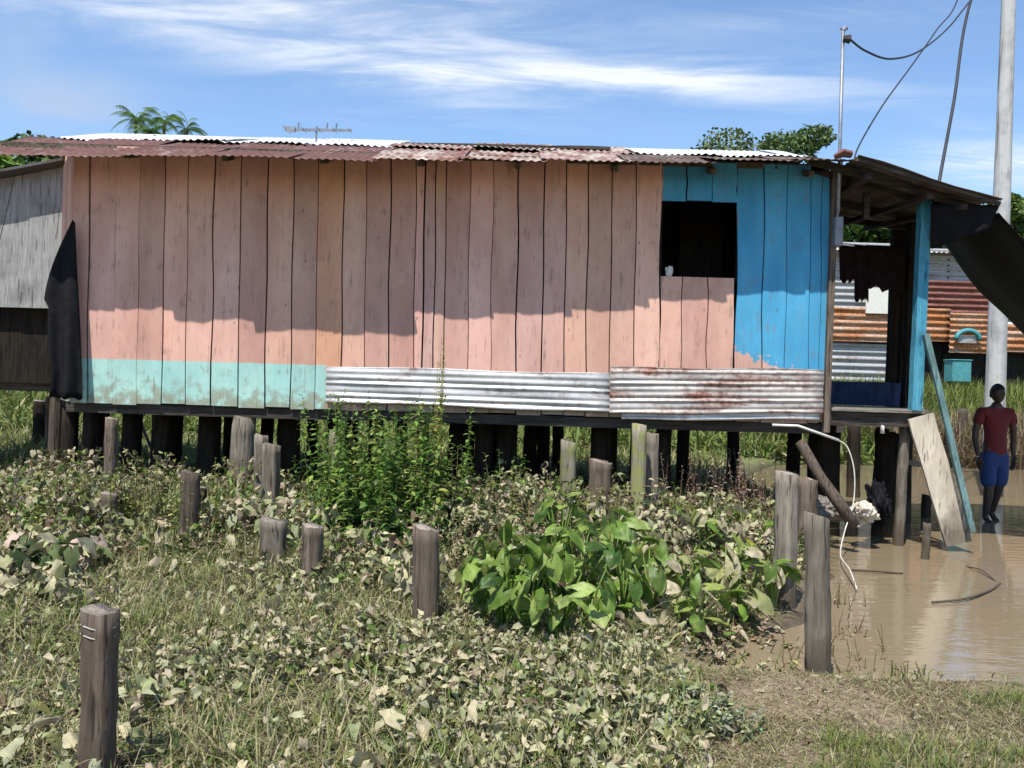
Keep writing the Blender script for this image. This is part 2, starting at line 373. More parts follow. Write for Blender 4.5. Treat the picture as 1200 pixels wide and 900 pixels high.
# ---------------------------------------------------------------- ground and water
SH_Y = [4.30, 4.48, 4.9, 5.6, 6.2, 7.5, 9.0, 12, 16, 18.5, 19.8, 20.5]
SH_X = [3.6, 1.9, 1.55, 1.75, 2.15, 2.75, 3.15, 3.8, 4.3, 5.5, 9.0, 40]
def shore(y): return np.where(y < 4.3, 50.0, np.interp(y, SH_Y, SH_X))
def vn(x, y, s=1.0, seed=0):
    "cheap smooth noise"
    r = np.random.default_rng(seed); o = 0
    for i in range(7):
        a = r.uniform(0, 6.28); k = s*r.uniform(.6, 2.4); ph = r.uniform(0, 6.28)
        o = o+np.sin((x*math.cos(a)+y*math.sin(a))*k+ph)
    return o/7
def ground(x, y):
    x = np.asarray(x, float); y = np.asarray(y, float)
    d = shore(y)-x                      # > 0 on land
    front = (4.47+.10*np.sin(x*2.1)+.06*np.sin(x*5.3)-y)     # > 0 on the near bank
    d = np.maximum(d*.8, front)
    d = np.where(y > 19, np.maximum(d, (y-20.4)), d)
    z = np.where(d > 0, .17*(1-np.exp(-d/.55)), -.30*(1-np.exp(d/.9)))
    z = z+.025*vn(x, y, 3, 1)*np.clip(d+.4, 0, 1)+.012*vn(x, y, 11, 2)
    # puddle behind the near bank
    z = z-.13*np.exp(-(((x-1.45)/.42)**2+((y-5.15)/.42)**2))
    u = np.clip((y-19.5)/6.5, 0, 1); z = z+u*u*(3-2*u)*(.55+.65*np.clip((x+2)/8, 0, 1))
    z = z+np.clip((-x-9)/6, 0, 1)*.15
    return z
def axis(lo, a, b, hi, step, k=1.18):
    m = list(np.arange(a, b, step)); r = [b]; s = step
    while r[-1] < hi: s *= k; r.append(r[-1]+s)
    l = [a-step]; s = step
    while l[-1] > lo: s *= k; l.append(l[-1]-s)
    return np.array(l[::-1]+m+r)
gx = axis(-700, -6, 7, 700, .05); gy = axis(-60, 2.6, 11, 1200, .05)
GX, GYY = np.meshgrid(gx, gy); GZ = ground(GX, GYY)
def grid_mesh(name, X, Y, Z, mat):
    ny, nx = X.shape; V = np.stack([X, Y, Z], -1).reshape(-1, 3).astype(np.float32)
    i = np.arange((ny-1)*(nx-1)); r, c = i//(nx-1), i % (nx-1); a = r*nx+c
    Fc = np.stack([a, a+1, a+nx+1, a+nx], -1).astype(np.int32)
    me = bpy.data.meshes.new(name); me.vertices.add(len(V)); me.vertices.foreach_set('co', V.ravel())
    me.loops.add(Fc.size); me.loops.foreach_set('vertex_index', Fc.ravel()); me.polygons.add(len(Fc))
    me.polygons.foreach_set('loop_start', np.arange(len(Fc), dtype=np.int32)*4); me.materials.append(mat)
    me.polygons.foreach_set('use_smooth', np.ones(len(Fc), bool)); me.update(calc_edges=True); me.validate()
    o = bpy.data.objects.new(name, me); COL.objects.link(o); return o
m, t, b = new_mat('mud'); co = objco(t); s = N(t, 'ShaderNodeSeparateXYZ'); link(t, co, s.inputs[0])
n1 = noise(t, co, 3, 6, .6); n2 = noise(t, co, 38, 6, .7); n3 = noise(t, co, 150, 3, .6)
c = mixc(t, mapr(t, n1, .35, .65), (.26, .185, .118), (.17, .125, .078))
c = mixc(t, mapr(t, n2, .42, .66), c, (.30, .24, .165)); c = mixc(t, mapr(t, n3, .55, .7, 0, .6), c, (.10, .08, .05))
farg = mapr(t, s.outputs[1], 13, 20, 0, 1); c = mixc(t, farg, c, mixc(t, n2, (.09, .13, .03), (.16, .19, .06)))
wet = mapr(t, s.outputs[2], .012, .085, .42, 1); cbn = N(t, 'ShaderNodeCombineXYZ'); [link(t, wet, cbn.inputs[i]) for i in range(3)]
c = mixc(t, 1.0, c, cbn.outputs[0], 'MULTIPLY'); link(t, c, b.inputs['Base Color'])
link(t, mapr(t, s.outputs[2], .008, .05, .35, .95), b.inputs['Roughness']); b.inputs['Specular IOR Level'].default_value = .3
bump(t, b, mth(t, 'ADD', n2, mth(t, 'MULTIPLY', n3, .5)), .8, .02); M['mud'] = m
tag(grid_mesh('ground', GX, GYY, GZ, m), kind='structure')

m, t, b = new_mat('muddy_water'); co = objco(t)
link(t, mixc(t, noise(t, co, .8, 3), (.195, .150, .092), (.245, .19, .122)), b.inputs['Base Color'])
b.inputs['Roughness'].default_value = .03; b.inputs['IOR'].default_value = 1.5; b.inputs['Specular IOR Level'].default_value = .5
w1 = noise(t, mapping(t, co, (2.2, 7.5, 1)), 1, 3, .5, .3); w2 = noise(t, mapping(t, co, (9, 22, 1)), 1, 2, .5)
amp = mapr(t, noise(t, co, .45, 2), .35, .65, .35, 1)
bump(t, b, mth(t, 'MULTIPLY', amp, mth(t, 'ADD', w1, mth(t, 'MULTIPLY', w2, .2))), .32, .018); M['water'] = m
wx, wy = np.meshgrid(np.array([-.2, 80]), np.array([3.2, 27.5]))
tag(grid_mesh('water', wx, wy, wx*0, m), kind='structure')

# ---------------------------------------------------------------- the stilt house
HY = 9.0                                    # front wall
BOT = P(500, 482, HY).z                     # underside of the boards
house = empty('stilt_house', (0, 11.5, 0), 'long pink and blue board house on wooden stilts under a rusty roof', 'house')
house_parts = house
XL, XR = P(88, 320, HY).x, P(968, 320, HY).x
TOPZ = 3.85
def wx_(px, py=300): return P(px, py, HY).x
gaps = [84, 104, 135, 163, 192, 220, 250, 281, 313, 343, 372, 402, 429, 457, 487, 497, 510, 522, 550, 577, 607, 637, 663, 689, 717, 745, 774]
blue_gaps = [864, 895, 922, 950, 963, 972]
ZW0, ZW1 = P(820, 325, HY).z, P(820, 235, HY).z
def planks(mb, xs, z0, z1, first_lean=0, tints=None):
    K = 13
    edges = []
    for x in xs:
        ph = random.uniform(0, 6.28); am = random.uniform(.003, .009)
        edges.append([x-.028*(.5-(i/(K-1)))*((z1-z0)/2.5)*-1+am*math.sin(i*.9+ph)+random.uniform(-.0015, .0015) for i in range(K)])
    for j in range(len(xs)-1):
        gl, gr = random.uniform(.002, .010), random.uniform(.002, .009)
        y = HY+random.uniform(-.011, .011); th = .022; cup = random.uniform(-.003, .003)
        k = random.uniform(.86, 1.1); mb.cur = tints[j] if tints and tints[j] else (k, k*random.uniform(.97, 1.02), k*random.uniform(.95, 1.03))
        vs = []; fs = []
        dz = random.uniform(-.018, .006)
        for i in range(K):
            z = z0+dz+(z1-z0-dz)*i/(K-1); a = edges[j][i]+gl; c = edges[j+1][i]-gr
            y2 = y+.004*math.sin(i*.7+j)
            vs += [(a, y2+cup, z), ((a+c)/2, y2-cup, z), (c, y2+cup, z), (c, y2+th, z), (a, y2+th, z)]
        for i in range(K-1):
            for q in range(5): fs.append((i*5+q, i*5+(q+1) % 5, (i+1)*5+(q+1) % 5, (i+1)*5+q))
        fs += [(4, 3, 2, 1, 0), tuple((K-1)*5+q for q in range(5))]
        mb.add(vs, fs)
mb = MB(); tn = [None]*26; tn[10] = (1.0, .90, .72); tn[13] = (.85, .80, .80); tn[15] = (.85, .85, .9)
planks(mb, [wx_(g) for g in gaps], BOT, TOPZ, tints=tn)
planks(mb, [wx_(g, 370) for g in (774, 799, 829, 861)], BOT, ZW0)
mb.build('front_wall', M['paint'], house, label='pink board wall with an aqua band along its foot')
mb = MB(); planks(mb, [wx_(g, 210) for g in (775.5, 805, 835, 864)], ZW1, TOPZ); planks(mb, [wx_(g) for g in blue_gaps], BOT, TOPZ)
mb.build('front_wall', M['paint'], house, label='sky blue board wall beside the window')
mb = MB(); mb.box((XL-.04, HY+.045, BOT+.01), (wx_(771), HY+.055, TOPZ-.02)); mb.build('light_block_sheet', M['dark_wood'], house)  # unseen dark sheet added behind the boards to block light through the gaps
mb = MB(); mb.box((wx_(869), HY+.045, BOT+.01), (XR, HY+.055, TOPZ-.02)); mb.build('light_block_sheet', M['dark_wood'], house)
# window: plain timber lining
win = MB(); a, c = wx_(776), wx_(864)
win.beam((a-.01, HY+.06, ZW0-.012), (c+.01, HY+.06, ZW0-.012), .05, .024); win.beam((a-.01, HY+.06, ZW1+.012), (c+.01, HY+.06, ZW1+.012), .05, .024)
win.beam((a-.014, HY+.06, ZW0), (a-.014, HY+.06, ZW1), .024, .05); win.beam((c+.014, HY+.06, ZW0), (c+.014, HY+.06, ZW1), .024, .05)
wo_ = win.build('window', M['dark_wood'], house)
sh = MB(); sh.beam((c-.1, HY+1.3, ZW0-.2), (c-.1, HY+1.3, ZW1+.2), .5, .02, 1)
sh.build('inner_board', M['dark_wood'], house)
# side, back walls and floor
HB = 13.6; XLB = -5.15; XRB = XR
def sidewall(name, x0, y0, x1, y1, mat, lab=None, z0=BOT, z1=TOPZ, gable=True):
    mb = MB(); n = max(2, int(math.hypot(x1-x0, y1-y0)/.25)); d = Vector((x1-x0, y1-y0, 0))
    for i in range(n):
        p, q = i/n+.002, (i+1)/n-.002
        zt = z1
        if gable: ym = y0+(y1-y0)*(i+.5)/n; zt = z1-.02+max(0, (1-abs(ym-(HY+HB)/2)/((HB-HY)/2)))*.58
        mb.cur = (random.uniform(.85, 1.1),)*3
        P0 = Vector((x0, y0, 0))+d*p; P1 = Vector((x0, y0, 0))+d*q; nn = Vector((d.y, -d.x, 0)).normalized()*.011*random.uniform(.9, 1.1)
        vs = [P0+nn, P1+nn, P1-nn, P0-nn]; vs = [(v.x, v.y, z0) for v in vs]+[(v.x, v.y, zt) for v in vs]
        mb.add(vs, [(3,2,1,0),(4,5,6,7),(0,1,5,4),(1,2,6,5),(2,3,7,6),(3,0,4,7)])
    return mb.build(name, mat, house, label=lab)
sidewall('side_wall', XL-.045, HY+.03, -5.06, 9.9, M['paint'], gable=False); sidewall('side_wall', -5.06, 9.92, XLB, HB, M['paint']); sidewall('side_wall', XR+.0, HY+.03, XRB, HB, M['dark_wood'])
sidewall('back_wall', XLB, HB, XRB, HB, M['dark_wood'], gable=False)
mb = MB(); mb.box((XL+.1, HY+1.9, BOT+.06), (XR-.1, HY+1.93, TOPZ+.3)); mb.build('dark_backing', M['dark_wood'], house)  # dark panel added inside so no light shows through the window
mb = MB(); mb.box((XL+.02, HY+.05, BOT+.02), (XR-.02, HB-.03, BOT+.05)); mb.build('floor', M['dark_wood_x'], house)
mb = MB()
FB = BOT-.06
for y in (HY+.09, HY+1.6, HY+3.1, HB-.12): mb.beam((XL-.08, y, FB), (XR+.05, y, FB-.01), .09, .10, 14, .006)
for k in range(12): x = XL+.2+(XR-XL-.4)*k/11; mb.beam((x, HY+.02, FB+.085), (x, HB-.05, FB+.085), .06, .07)
mb.build('floor_beam', M['dark_wood_x'], house)
# corner post
mb = MB(); mb.beam((XR+.035, HY+.0, BOT-.1), (XR+.06, HY+.0, TOPZ-.02), .06, .09, 8, .003); mb.build('corner_post', M['brown_wood'], house)

# skirting sheets with horizontal corrugation
def skirt(x0, x1, z0l, z0r, z1l, z1r, mat, n, y=HY-.03, amp=.012, lab=None):
    mb = MB(); nx = 16; nz = n*6; vs = []
    for i in range(nz+1):
        t = i/nz
        for j in range(nx+1):
            s = j/nx; x = x0+(x1-x0)*s
            lo_ = z0l+(z0r-z0l)*s; hi = z1l+(z1r-z1l)*s
            z = lo_+(hi-lo_)*t+(.007*math.sin(7*s+x) if i < 3 or i > nz-3 else 0)
            vs.append((x, y-amp*(.55+.45*math.sin(int(t*n)*2.3+x0*3))*math.sin(t*n*2*math.pi)-.006*math.sin(s*13+t*9)-.014*(1-t)*abs(math.sin(s*4))+.008*math.sin(s*9+x), z))
    fs = [tuple(int(q) for q in f) for f in grid_faces(nz+1, nx+1)]
    mb.add(vs, fs); o = mb.build('skirting_sheet', mat, house, True, lab)
    sm = o.modifiers.new('thick', 'SOLIDIFY'); sm.thickness = .0015; return o
zz_ = lambda px, py: P(px, py, HY).z
skirt(wx_(383, 450), wx_(716, 455), zz_(383, 471), zz_(716, 484), zz_(383, 429), zz_(716, 438), M['zinc_skirt'], 6, HY-.035, lab='pale zinc skirting sheet')
skirt(wx_(714, 455), wx_(962, 460), zz_(714, 485), zz_(962, 484), zz_(714, 430), zz_(962, 433), M['rust_skirt'], 8, HY-.062, lab='rusty skirting sheet')
skirt(wx_(728, 480), wx_(958, 480), zz_(728, 492), zz_(958, 492), zz_(728, 470), zz_(958, 470), M['zinc_skirt'], 3, HY-.040)

# roof
RY = (HY+HB)/2; EZ = 3.66
rf = MB()
PITCH = math.tan(R(16.7))
XRL, XRR = -5.35, P(1000, 175, 8.5).x
def roof_z(y): return EZ+.02+(min(y, 2*RY-y)-8.35)*PITCH
for y in (HY+.02, HY+.8, HY+1.6, RY, RY+.8, RY+1.6, HB-.02): rf.beam((XRL+.1, y, roof_z(y)-.045), (XRR-.1, y, roof_z(y)-.045), .05, .06)
for k in range(9):
    x = XRL+.5+(XRR-XRL-.8)*k/8
    rf.beam((x, HY-.22, roof_z(HY-.22)-.10), (x, RY, roof_z(RY)-.10), .05, .06); rf.beam((x, RY, roof_z(RY)-.10), (x, HB+.3, roof_z(HB+.3)-.10), .05, .06)
roof = rf.build('roof', M['dark_wood_y'], house)
def corr(mb, A, U, V_, w, l, wl=.076, amp=.009, sag=0, jag=0, nv=7, seed=0):
    "corrugated sheet: corner A, U across the waves, V_ along them"
    r = random.Random(seed); U = Vector(U).normalized(); V_ = Vector(V_).normalized(); Nn = U.cross(V_).normalized()
    nu = max(8, int(w/wl*6)); vs = []; fs = []
    for i in range(nv+1):
        t = i/nv
        for j in range(nu+1):
            s = j/nu
            o = amp*math.sin(s*w/wl*2*math.pi)+sag*math.sin(s*5+seed)*(1-t)**2+.01*math.sin(t*5+seed*2)
            e = (jag*math.sin(s*7+seed)+jag*.5*math.sin(s*23+seed))*(1 if i == 0 else 0)
            p = Vector(A)+U*(s*w)+V_*(t*l+e)+Nn*o; vs.append(p)
    for i in range(nv):
        for j in range(nu): a = i*(nu+1)+j; fs.append((a, a+1, a+nu+2, a+nu+1))
    mb.add(vs, fs)
def sheet(name, mat, parent, *a, **k):
    mb = MB(); corr(mb, *a, **k); o = mb.build(name, mat, parent, True)
    sm = o.modifiers.new('thick', 'SOLIDIFY'); sm.thickness = .0018; return o
# lower front course: each sheet has its own overhang, set so its shadow ends where the photograph shows
ePX = [30, 75, 250, 300, 440, 500, 600, 720, 830, 1000]; eY = [181, 183, 181, 186, 186, 187, 188, 188, 190, 186]
sPX = [30, 100, 187, 190, 300, 301, 345, 346, 433, 434, 560, 640, 700, 800, 860, 1000]; sY = [360, 362, 365, 373, 378, 388, 388, 392, 390, 371, 369, 368, 362, 352, 347, 342]
tc_ = math.tan(R(62))/math.cos(R(25)); sheets = []
x = XRL; i = 0
SLOPE = Vector((0, 1, PITCH)).normalized()
while x < XRR-.05:
    w = min(.80, XRR-x+.02)
    px = 600+(x+w/2)*F/8.4; e = np.interp(px, ePX, eY); s_ = np.interp(px+24, sPX, sY)
    h = 450+(px-600)*math.tan(ROLL)
    ov = float(9*(s_-e)/F/(tc_+(h-e)/F)); z = H+(h-e)/F*(9-ov)
    zr = roof_z(9-ov); lift = z-zr
    mt = M['rust_roof'] if px < 470 else (M['rust_mid'] if px < 700 else M['brown_roof'])
    ln = 1.45+.1*random.random()
    A = Vector((x-.03, 9-ov, zr+lift+.006*(i % 2)))
    # slope so that the sheet meets the purlin line further up
    tgt = Vector((0, 9-ov+ln*.93, roof_z(9-ov+ln*.93)+.012+.006*(i % 2))); sv = Vector((0, tgt.y-A.y, tgt.z-A.z))
    sheet('roof_sheet', mt, roof, A, (1, random.uniform(-.008, .008), random.uniform(-.008, .008)), sv, w+.06, ln, sag=.003, jag=.006, seed=i+1, amp=.0065); i += 1
    x += w
x = XRL+.35; i = 0
while x < XRR-.1:
    w = min(.9, XRR-x); y0 = 9-.5+1.15; tgtx = x
    px = 600+(x+w/2)*F/10
    if True:
        mt = M['zinc_roof'] if (px < 470 or px > 690) else M['rust_mid']
        sheet('roof_sheet', mt, roof, Vector((x-.03, y0, roof_z(y0)+.03+.01*(i % 2))), (1, 0, random.uniform(-.004, .004)), SLOPE, w+.06, 1.75, sag=.01, jag=.05, seed=40+i)
    x += w; i += 1
mb = MB(); pts = []
x = XRL+.2; i = 0
while x < XRR-.3:
    sheet('roof_sheet', M['zinc_roof'], roof, Vector((x-.03, 2*RY-HY+.35, roof_z(2*RY-HY+.35)+.02+.006*(i % 2))), (1, 0, 0), Vector((0, -1, PITCH)), .95, 2.62, seed=70+i); x += .9; i += 1
# a loose bright sheet laid over the upper courses at the left, a roofing offcut and a dark strip standing in for a raised sheet's shadow edge
sheet('roof_sheet', M['zinc_roof'], roof, P(172, 159, 10.2)+Vector((0, 0, .01)), (1, 0, -.03), (0, 1, .24), 2.6, 1.0, seed=91)
mb = MB(); mb.beam(P(471, 170, 10.35), P(715, 175, 10.35), .12, .035, 10, .004); mb.build('sheet_shadow_strip', M['dark_wood_x'], roof)

# stilts of the house (each one a part)
def stilt(px, ytop, row_y, w, mat, lean=0, parent=house, bot=-.25, sq=1, name='stilt', px_ref=540):
    p = P(px, px_ref, row_y); zt = FB-.05 if ytop is None else P(px, ytop, row_y).z
    r = w*row_y/F/2; mb = MB(); n = 8; pts = []; cx = 0
    for k in range(n+1):
        t = k/n; cx += random.uniform(-.006, .006)
        pts.append((p.x+lean*(t-.5)+cx, row_y+random.uniform(-.004, .004), bot+(zt-bot)*t))
    mb.tube(pts, [r*(1.08-.1*k/n) for k in range(n+1)], 10, True, .08, .1, .6 if sq else 0)
    return mb.build(name, mat, parent, True)
D, G_, B_, MO = M['dark_wood'], M['grey_wood'], M['brown_wood'], M['moss_wood']
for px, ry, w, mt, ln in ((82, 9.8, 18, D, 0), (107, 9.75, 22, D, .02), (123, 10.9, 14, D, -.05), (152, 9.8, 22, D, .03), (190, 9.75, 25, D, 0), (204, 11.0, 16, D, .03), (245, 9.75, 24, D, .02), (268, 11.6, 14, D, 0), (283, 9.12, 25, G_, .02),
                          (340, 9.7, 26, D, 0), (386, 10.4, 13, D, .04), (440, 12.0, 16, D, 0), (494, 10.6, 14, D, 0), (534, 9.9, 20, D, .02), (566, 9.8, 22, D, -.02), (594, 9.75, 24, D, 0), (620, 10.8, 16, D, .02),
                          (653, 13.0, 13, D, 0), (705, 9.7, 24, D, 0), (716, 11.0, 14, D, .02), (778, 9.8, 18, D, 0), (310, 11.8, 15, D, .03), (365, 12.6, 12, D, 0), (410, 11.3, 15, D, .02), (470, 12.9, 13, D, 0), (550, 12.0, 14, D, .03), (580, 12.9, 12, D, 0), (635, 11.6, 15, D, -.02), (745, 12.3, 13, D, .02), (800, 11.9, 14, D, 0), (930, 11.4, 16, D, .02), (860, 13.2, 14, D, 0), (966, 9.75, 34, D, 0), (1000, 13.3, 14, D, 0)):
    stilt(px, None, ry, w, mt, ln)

# porch: floor, posts, roof frame, sheets, low wall
PZ = P(1040, 481, HY).z; PXR = P(1084, 480, HY).x; PYB = 10.95; PXF = P(1068, 475, 10.95).x
def pxe(y): return PXR+(PXF-PXR)*(y-HY)/(PYB-HY)
mb = MB()
for k in range(9): y = HY-.03+(PYB-HY)*k/9; mb.box((XR+.09, y, PZ-.02+.004*(k % 2)), (pxe(y)+.02+random.uniform(-.02, .03), y+.225, PZ+.012+.004*(k % 2)))
mb.build('porch_floor', M['grey_wood_x'], house)
mb = MB()
for y in (HY+.06, PYB-.1): mb.beam((XR+.08, y, PZ-.095), (pxe(y)-.02, y, PZ-.095), .08, .14, 6, .004)
mb.beam((XR+.2, HY+.02, PZ-.2), (XR+.2, PYB, PZ-.2), .08, .08); mb.beam((PXR-.1, HY+.02, PZ-.2), (PXF-.1, PYB, PZ-.2), .08, .08)
mb.build('porch_beam', M['dark_wood_x'], house)
def zroof(x, y=8.5):                               # underside of the porch roof
    a, c = P(1000, 186, 8.5), P(1172, 240, 8.5); return a.z+(x-a.x)*(c.z-a.z)/(c.x-a.x)*(1-.66*min(1, max(0, (y-8.5)/2.4)))
bx = P(1078, 350, HY).x
mb = MB(); mb.beam((bx-.015, HY, PZ+.01), (bx+.02, HY, zroof(bx)-.03), .105, .10, 8, .003); mb.build('porch_post', M['blue_post'], house)
for px, y in ((1059, PYB-.05), (1046, PYB-.02)):
    xx = P(px, 380, y).x; mb = MB(); mb.beam((xx, y, PZ-.1), (xx+.02, y, zroof(xx, y)-.02), .11, .10, 6, .004); mb.build('porch_post', M['dark_wood'], house)
xm = P(1066, 380, 10.2).x; mb = MB(); mb.beam((xm, 10.2, PZ), (xm+.02, 10.2, zroof(xm, 10.2)-.02), .12, .12, 6, .004); mb.build('porch_post', M['dark_wood'], house)
mb = MB()
for k in range(7): x0 = XR+.12+k*(PXF-XR-.2)/7; mb.box((x0, PYB-.16, PZ+.02), (x0+(PXF-XR-.2)/7-.004, PYB-.14+.006*(k % 2), PZ+.30+.01*random.random()))
mb.build('porch_low_wall', M['navy'], house)
PXA, PXB = P(1003, 175, 8.5).x, P(1170, 240, 8.5).x
mb = MB()
for y in (8.75, 9.02, 10.0, 10.85): xe = PXB-.06+.3*(y-8.6); mb.beam((PXA-.35, y, zroof(PXA-.35, y)-.045), (xe, y, zroof(xe, y)-.045), .05, .07)
for x in (PXA+.15, PXA+.75, PXB-.3): mb.beam((x, 8.55, zroof(x)-.105), (x, 10.95, zroof(x, 10.95)-.105), .07, .05)
mb.beam((PXA+.35, 9.1, zroof(PXA+.35)-.35), (PXA+.35, 9.1, zroof(PXA+.35)-.08), .06, .05); mb.build('porch_rafter', M['dark_wood_x'], house)
dslope = Vector((PXB-PXA, 0, zroof(PXB)-zroof(PXA))).normalized()
pr = MB(); pr.beam(Vector((PXA-.02, 8.47, zroof(PXA)+.0)), Vector((PXB, 8.47, zroof(PXB)+.0)), .03, .035, 6, .003); pro = pr.build('porch_roof', M['dark_wood_x'], house)
for k in range(5):
    y = 8.44+k*.5; A = Vector((PXA-.02+.03*random.random(), y-.02, zroof(PXA)+.02+.008*(k % 2))); xe = PXB+.17*k+.03*random.random()
    d0 = Vector((xe-PXA, 0, zroof(xe, y+.02)-zroof(PXA, y+.02))); d1 = Vector((xe-PXA, 0, zroof(xe, y+.5)-zroof(PXA, y+.5)))
    nv, nu = 6, 44; vs = []
    for a_ in range(nv+1):
        for b_ in range(nu+1):
            w_ = b_/nu; p_ = A+Vector((0, .54*w_, 0))+(d0*(1-w_)+d1*w_)*(a_/nv); vs.append(p_+Vector((0, 0, .009*math.sin(w_*.54/.076*6.283)+.012*math.sin(a_*1.3+k))))
    mb = MB(); mb.add(vs, [tuple(int(q) for q in f) for f in grid_faces(nv+1, nu+1)]); o = mb.build('roof_sheet', M['dark_roof'], pro, True); o.modifiers.new('thick', 'SOLIDIFY').thickness = .0018
# rusty ridge corner flashing
mb = MB(); mb.tube([P(978, 184, 8.45), P(988, 180, 8.43), P(998, 182, 8.43)], [.02, .038, .028], 12, True, .35); mb.build('roof_corner', M['rust_roof'], pro)
# porch stilts
for px, ry, w, mt, ln, yt in ((1041, 9.75, 30, D, 0, None), (1057, 9.15, 12, G_, .04, 492), (1032, 10.8, 14, D, 0, None), (1062, 10.8, 13, D, 0, None)):
    stilt(px, yt, ry, w, mt, ln)

# ---------------------------------------------------------------- things on and about the house
def thing_mesh(mb, name, mat, label, cat, group=None, smooth=False): return tag(mb.build(name, mat, None, smooth), label, cat, group)
# meter box on the corner
q = P(981, 271, 8.92); r_ = empty('meter_box', (q.x, q.y, q.z-.15), 'small grey electrical box on the blue corner of the house', 'electrical box')
mb = MB(); mb.box((q.x-.035, q.y-.05, q.z-.15), (q.x+.045, q.y+.05, q.z+.14)); o = mb.build('casing', M['box'], r_); bv = o.modifiers.new('b', 'BEVEL'); bv.width = .006
mb = MB(); mb.tube([(q.x, q.y, q.z+.13), (q.x+.01, q.y, q.z+.4), (q.x+.03, q.y, q.z+.72)], .012, 8); mb.build('conduit', M['galv'], r_)
# antenna on the roof
q = P(371, 150, 10.5); r_ = empty('television_antenna', (q.x, q.y, q.z-.25), 'thin grey television antenna lying level on a short pole above the roof', 'antenna')
mb = MB(); mb.tube([(q.x, q.y, q.z-.3), (q.x, q.y, q.z+.02)], .012, 6); mb.build('pole', M['galv'], r_)
mb = MB(); a, c = P(334, 152, 10.4), P(412, 153, 10.6); mb.beam(a, c, .03, .03); mb.build('boom', M['galv'], r_)
for k in range(5):
    t = [.02, .28, .52, .74, .97][k]; p = a.lerp(c, t); L = .16-.06*t; mb = MB(); mb.tube([p+Vector((0, -L, .0)), p+Vector((0, L, .0))], .006, 6)
    mb.build('element', M['galv'], r_)
mb = MB(); mb.box((a.x+.0, a.y-.03, a.z-.02), (a.x+.12, a.y+.03, a.z+.035)); mb.build('feeder_box', M['galv'], r_)
for t in (.19, .62, .76): p = a.lerp(c, t); mb = MB(); mb.tube([p, p+Vector((.01, 0, .085))], .01, 6); mb.build('stub', M['galv'], r_)
# service mast
q0, q1 = P(984, 178, 8.8), P(988, 36, 8.8); r_ = empty('service_mast', q0, 'thin metal conduit mast rising from the roof corner with a black cable clamp', 'mast')
mb = MB(); mb.tube([q0-Vector((0, 0, .6)), q0, q1], .017, 10); mb.build('pipe', M['galv'], r_, True)
mb = MB(); mb.tube([q1, q1+Vector((.03, 0, .035))], .022, 8); mb.tube([q1+Vector((-.03, 0, .02)), q1+Vector((.045, 0, .02))], .012, 8); mb.build('mast_cap', M['galv'], r_)
mb = MB(); mb.tube([P(988, 45, 8.78), P(996, 46, 8.78)], [.03, .045], 8); mb.build('insulator', M['cable'], r_)
# utility pole
qb, qt = P(1166, 470, 14.0), P(1186, -120, 14.0); r_ = empty('utility_pole', (qb.x-.05, 14, -.2), 'tall round grey concrete utility pole rising behind the walking man', 'utility pole')
mb = MB(); dirp = (qt-qb); b0 = qb-dirp*(1.9/dirp.z); mb.tube([b0.lerp(qt, k/8) for k in range(9)], [.165-.075*k/8 for k in range(9)], 20); mb.build('shaft', M['concrete'], r_, True)
mb = MB(); top = qt; mb.beam(top+Vector((-.6, 0, -.3)), top+Vector((.6, 0, -.3)), .09, .1); mb.build('crossarm', M['dark_wood_x'], r_)
for dx in (-.5, 0, .5):
    mb = MB(); mb.tube([top+Vector((dx, 0, -.25)), top+Vector((dx, 0, -.1))], [.03, .045], 8); mb.build('insulator', M['concrete'], r_)
# band round the pole
# cables
def catm(pts, n=10):
    pts = [Vector(p) for p in pts]; P_ = [pts[0]]+pts+[pts[-1]]; o = []
    for i in range(1, len(P_)-2):
        for k in range(n):
            t = k/n; a, b2, c, d = P_[i-1:i+3]
            o.append(.5*((2*b2)+(c-a)*t+(2*a-5*b2+4*c-d)*t*t+(3*b2-a-3*c+d)*t**3))
    return o+[pts[-1]]
def cable(pp, r, label, name='cable', mat='cable', cat='cable', group=None, n=10):
    mb = MB(); mb.tube(catm(pp, n), r, 6); return thing_mesh(mb, name, M[mat], label, cat, group, True)
cable([P(996, 46, 8.78), P(1015, 60, 9.0), P(1045, 69, 9.4), P(1082, 57, 10.2), P(1122, 20, 11.5), P(1150, -30, 13), top+Vector((-.5, 0, -.12))], .011, 'black cable sagging from the thin mast clamp to the utility pole')
cable([P(1001, 192, 9.0), P(1006, 172, 9.1), P(1034, 124, 9.7), P(1066, 80, 10.3), P(1097, 36, 11), P(1124, -6, 11.8), top+Vector((-.52, 0, -.12))], .009, 'thin cable climbing from behind the roof ridge corner to the utility pole')
cable([P(1084, 320, 9.05), P(1092, 265, 8.95), P(1102, 205, 9.1), P(1118, 118, 9.8), P(1138, 0, 11), top+Vector((-.03, 0, -.12))], .017, 'thick dark cable dropping past the porch roof edge to the blue post')

